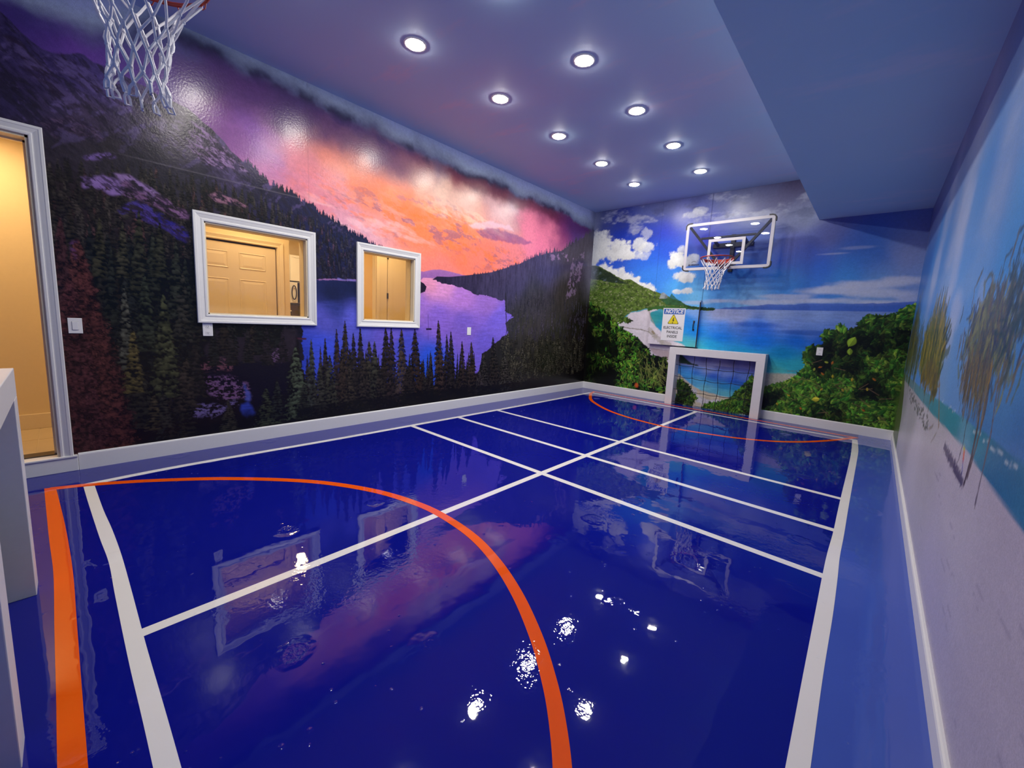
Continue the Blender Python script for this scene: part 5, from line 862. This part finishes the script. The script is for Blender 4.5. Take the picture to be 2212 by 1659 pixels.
make_hoop('basketball_hoop', 'basketball hoop with a white net hanging nearest the camera', (2.30, D, 0), math.pi, .225, 2.56, 2.668, (-.02, .015), 8, .84, 1.16, .415)

# ---------------------------------------------------------------------------
# ELECTRICAL PANEL CABINET WITH ITS NOTICE
# ---------------------------------------------------------------------------
PX0, PX1, PZ0, PZ1, PD = 1.415, 2.285, 1.055, 1.865, .09
e = empty('electrical_cabinet', label='shallow electrical cabinet printed to match the bay mural', cat='cabinet')
def sub_print(x0, x1, z0, z1, nu, nz, off=0.0):
    s = Mural(x0, x1, z0, z1, nu, nz); xi = np.clip(np.searchsorted(mB.u, s.u - off), 0, len(mB.u) - 1); zi = np.clip(np.searchsorted(mB.z, s.z), 0, len(mB.z) - 1); s.C[:] = mB.C[np.ix_(zi, xi)]; return s
MB().box(PX0, PX1, -PD + .022, 0, PZ0, PZ1).build('body', M['black'], e)
SP = sub_print(PX0, PX1, PZ0, PZ1, 120, 110); q = sub_print(PX1 - .001, PX1 + .07, PZ0, PZ1, 12, 110); grid_mesh('side_print', q, lambda u, v: (u * 0 + PX1 + .001, -(u - PX1 + .001), v), M['mural_back'], (), e)
dr = MB().box(PX0 - .005, PX1 - .013, -PD, -PD + .02, PZ0 + .005, PZ1 - .03, .002).build('door', M['white'], e)
q = sub_print(PX0 - .005, PX1 - .013, PZ0 + .005, PZ1 - .03, 120, 110, .035); grid_mesh('door_print', q, lambda u, v: (u, u * 0 - PD - .0006, v), M['mural_back'], (), dr)
MB().box(PX1 - .012, PX1 + .001, -PD + .010, -PD + .021, PZ0, PZ1 - .03).build('shadow_gap_strip', M['black'], e); MB().box(PX0 - .005, PX1 + .002, -PD, -PD + .022, PZ1 - .03, PZ1, .002).build('top_rail', M['black'], e); q = sub_print(PX0 - .005, PX1 + .002, PZ1 - .03, PZ1, 120, 6, .035); grid_mesh('top_print', q, lambda u, v: (u, u * 0 - PD - .0006, v), M['mural_back'], (), e)  # black strip paints the shade of the gap beside the door
h = MB(); h.box(2.195, 2.225, -PD - .012, -PD, 1.488, 1.515, .003).box(2.195, 2.225, -PD - .012, -PD, 1.345, 1.372, .003); h.tube([(2.21, -PD - .010, 1.50), (2.21, -PD - .03, 1.475), (2.21, -PD - .033, 1.43), (2.21, -PD - .03, 1.385), (2.21, -PD - .010, 1.36)], .008, 8); h.build('handle', M['black'], dr)
sg = empty('notice_sign', label='white notice sign warning of electrical panels inside', cat='sign'); SX0, SX1, SZ0, SZ1, SY = 1.648, 2.045, 1.142, 1.727, -PD - .001
MB().box(SX0, SX1, SY - .003, SY, SZ0, SZ1, .001).build('plate', M['signwhite'], sg); ys = SY - .0035
MB().box(SX0 + .015, SX1 - .015, ys - .0006, ys, SZ1 - .108, SZ1 - .015).build('header', M['signblue'], sg)
rot = Matrix.Rotation(math.pi / 2, 4, 'X'); cx = (SX0 + SX1) / 2
text_mesh('header_lettering', 'NOTICE', .094, M['signwhite'], sg, Matrix.Translation((cx, ys - .0012, SZ1 - .062)) @ rot, .22, .0026, 'CENTER', .92)
for ln_, z in (('ELECTRICAL', 1.375), ('PANELS', 1.297), ('INSIDE', 1.220)): text_mesh('lettering', ln_, .066, M['signblack'], sg, Matrix.Translation((cx, ys - .0006, z)) @ rot, 0, .0006, 'CENTER', .92)
def tri(r, y0, y1, name, mat):
    c = (cx, 1.505); pts = []
    for a in (90, 210, 330):
        a_ = math.radians(a); vx, vz = c[0] + r * math.cos(a_), c[1] + r * math.sin(a_)
        for d in (-30, 0, 30): b = math.radians(a + d); pts.append((vx - .02 * math.cos(a_) + .02 * math.cos(b), vz - .02 * math.sin(a_) + .02 * math.sin(b)))
    MB().prism(pts, y0, y1, lambda x, z, y: (x, y, z)).build(name, mat, sg)
tri(.108, ys - .0004, ys, 'triangle_border', M['signblack']); tri(.096, ys - .0010, ys - .0004, 'triangle', M['signyellow'])
b = [(.006, .062), (-.016, .006), (.000, .006), (-.010, -.030), (.022, .020), (.005, .020), (.018, .062)]; MB().prism([(cx + x - .002, 1.497 + z) for x, z in b], ys - .0016, ys - .0010, lambda x, z, y: (x, y, z)).add([(cx - .020, ys - .0016, 1.478), (cx + .002, ys - .0016, 1.466), (cx - .013, ys - .0016, 1.448)], [(0, 1, 2)]).build('bolt_symbol', M['signblack'], sg)

# ---------------------------------------------------------------------------
# SWITCH AND OUTLET PLATES
# ---------------------------------------------------------------------------
def plate(name, label, cat, y, z, kind, side='L', w=.076, h=.118):
    e = empty(name, label=label, cat=cat, group='white wall plates')
    def B(u0, u1, z0, z1, d0, d1, nm, mat, b=0.0):
        m = MB(); m.box(d0, d1, y + u0, y + u1, z + z0, z + z1, b) if side == 'L' else m.box(y + u0, y + u1, -d1, -d0, z + z0, z + z1, b); m.build(nm, mat, e)
    B(-w / 2, w / 2, -h / 2, h / 2, 0, .006, 'cover', M['plate'], .002)
    if kind == 'switch': B(-.018, .018, -.034, .034, .004, .0066, 'recess', M['plate_grey']); B(-.0165, .0165, -.032, .032, .006, .011, 'rocker', M['plate'], .002)
    if kind == 'outlet':
        for s in (-.028, .028):
            B(-.016, .016, s - .014, s + .014, .005, .0075, 'receptacle', M['plate'], .002)
            for du in (-.006, .006): B(du - .0012, du + .0012, s - .002, s + .007, .007, .0082, 'slot', M['black'])
            B(-.002, .002, s - .010, s - .006, .007, .0082, 'slot', M['black'])
    if kind == 'blank': B(-.002, .002, h * .3, h * .34, .0055, .0075, 'screw', M['plate_grey']); B(-.002, .002, -h * .34, -h * .3, .0055, .0075, 'screw', M['plate_grey'])
plate('light_switch', 'white rocker light switch beside the doorway', 'light switch', -7.373, 1.147, 'switch'); plate('power_outlet', 'white duplex outlet under the wide window', 'power outlet', -6.545, 1.132, 'outlet')
plate('wall_plate', 'small blank white plate on the printed lake', 'wall plate', -3.336, 1.166, 'blank'); plate('power_outlet', 'white outlet plate among the printed bushes', 'power outlet', 4.012, 1.134, 'outlet', 'B')
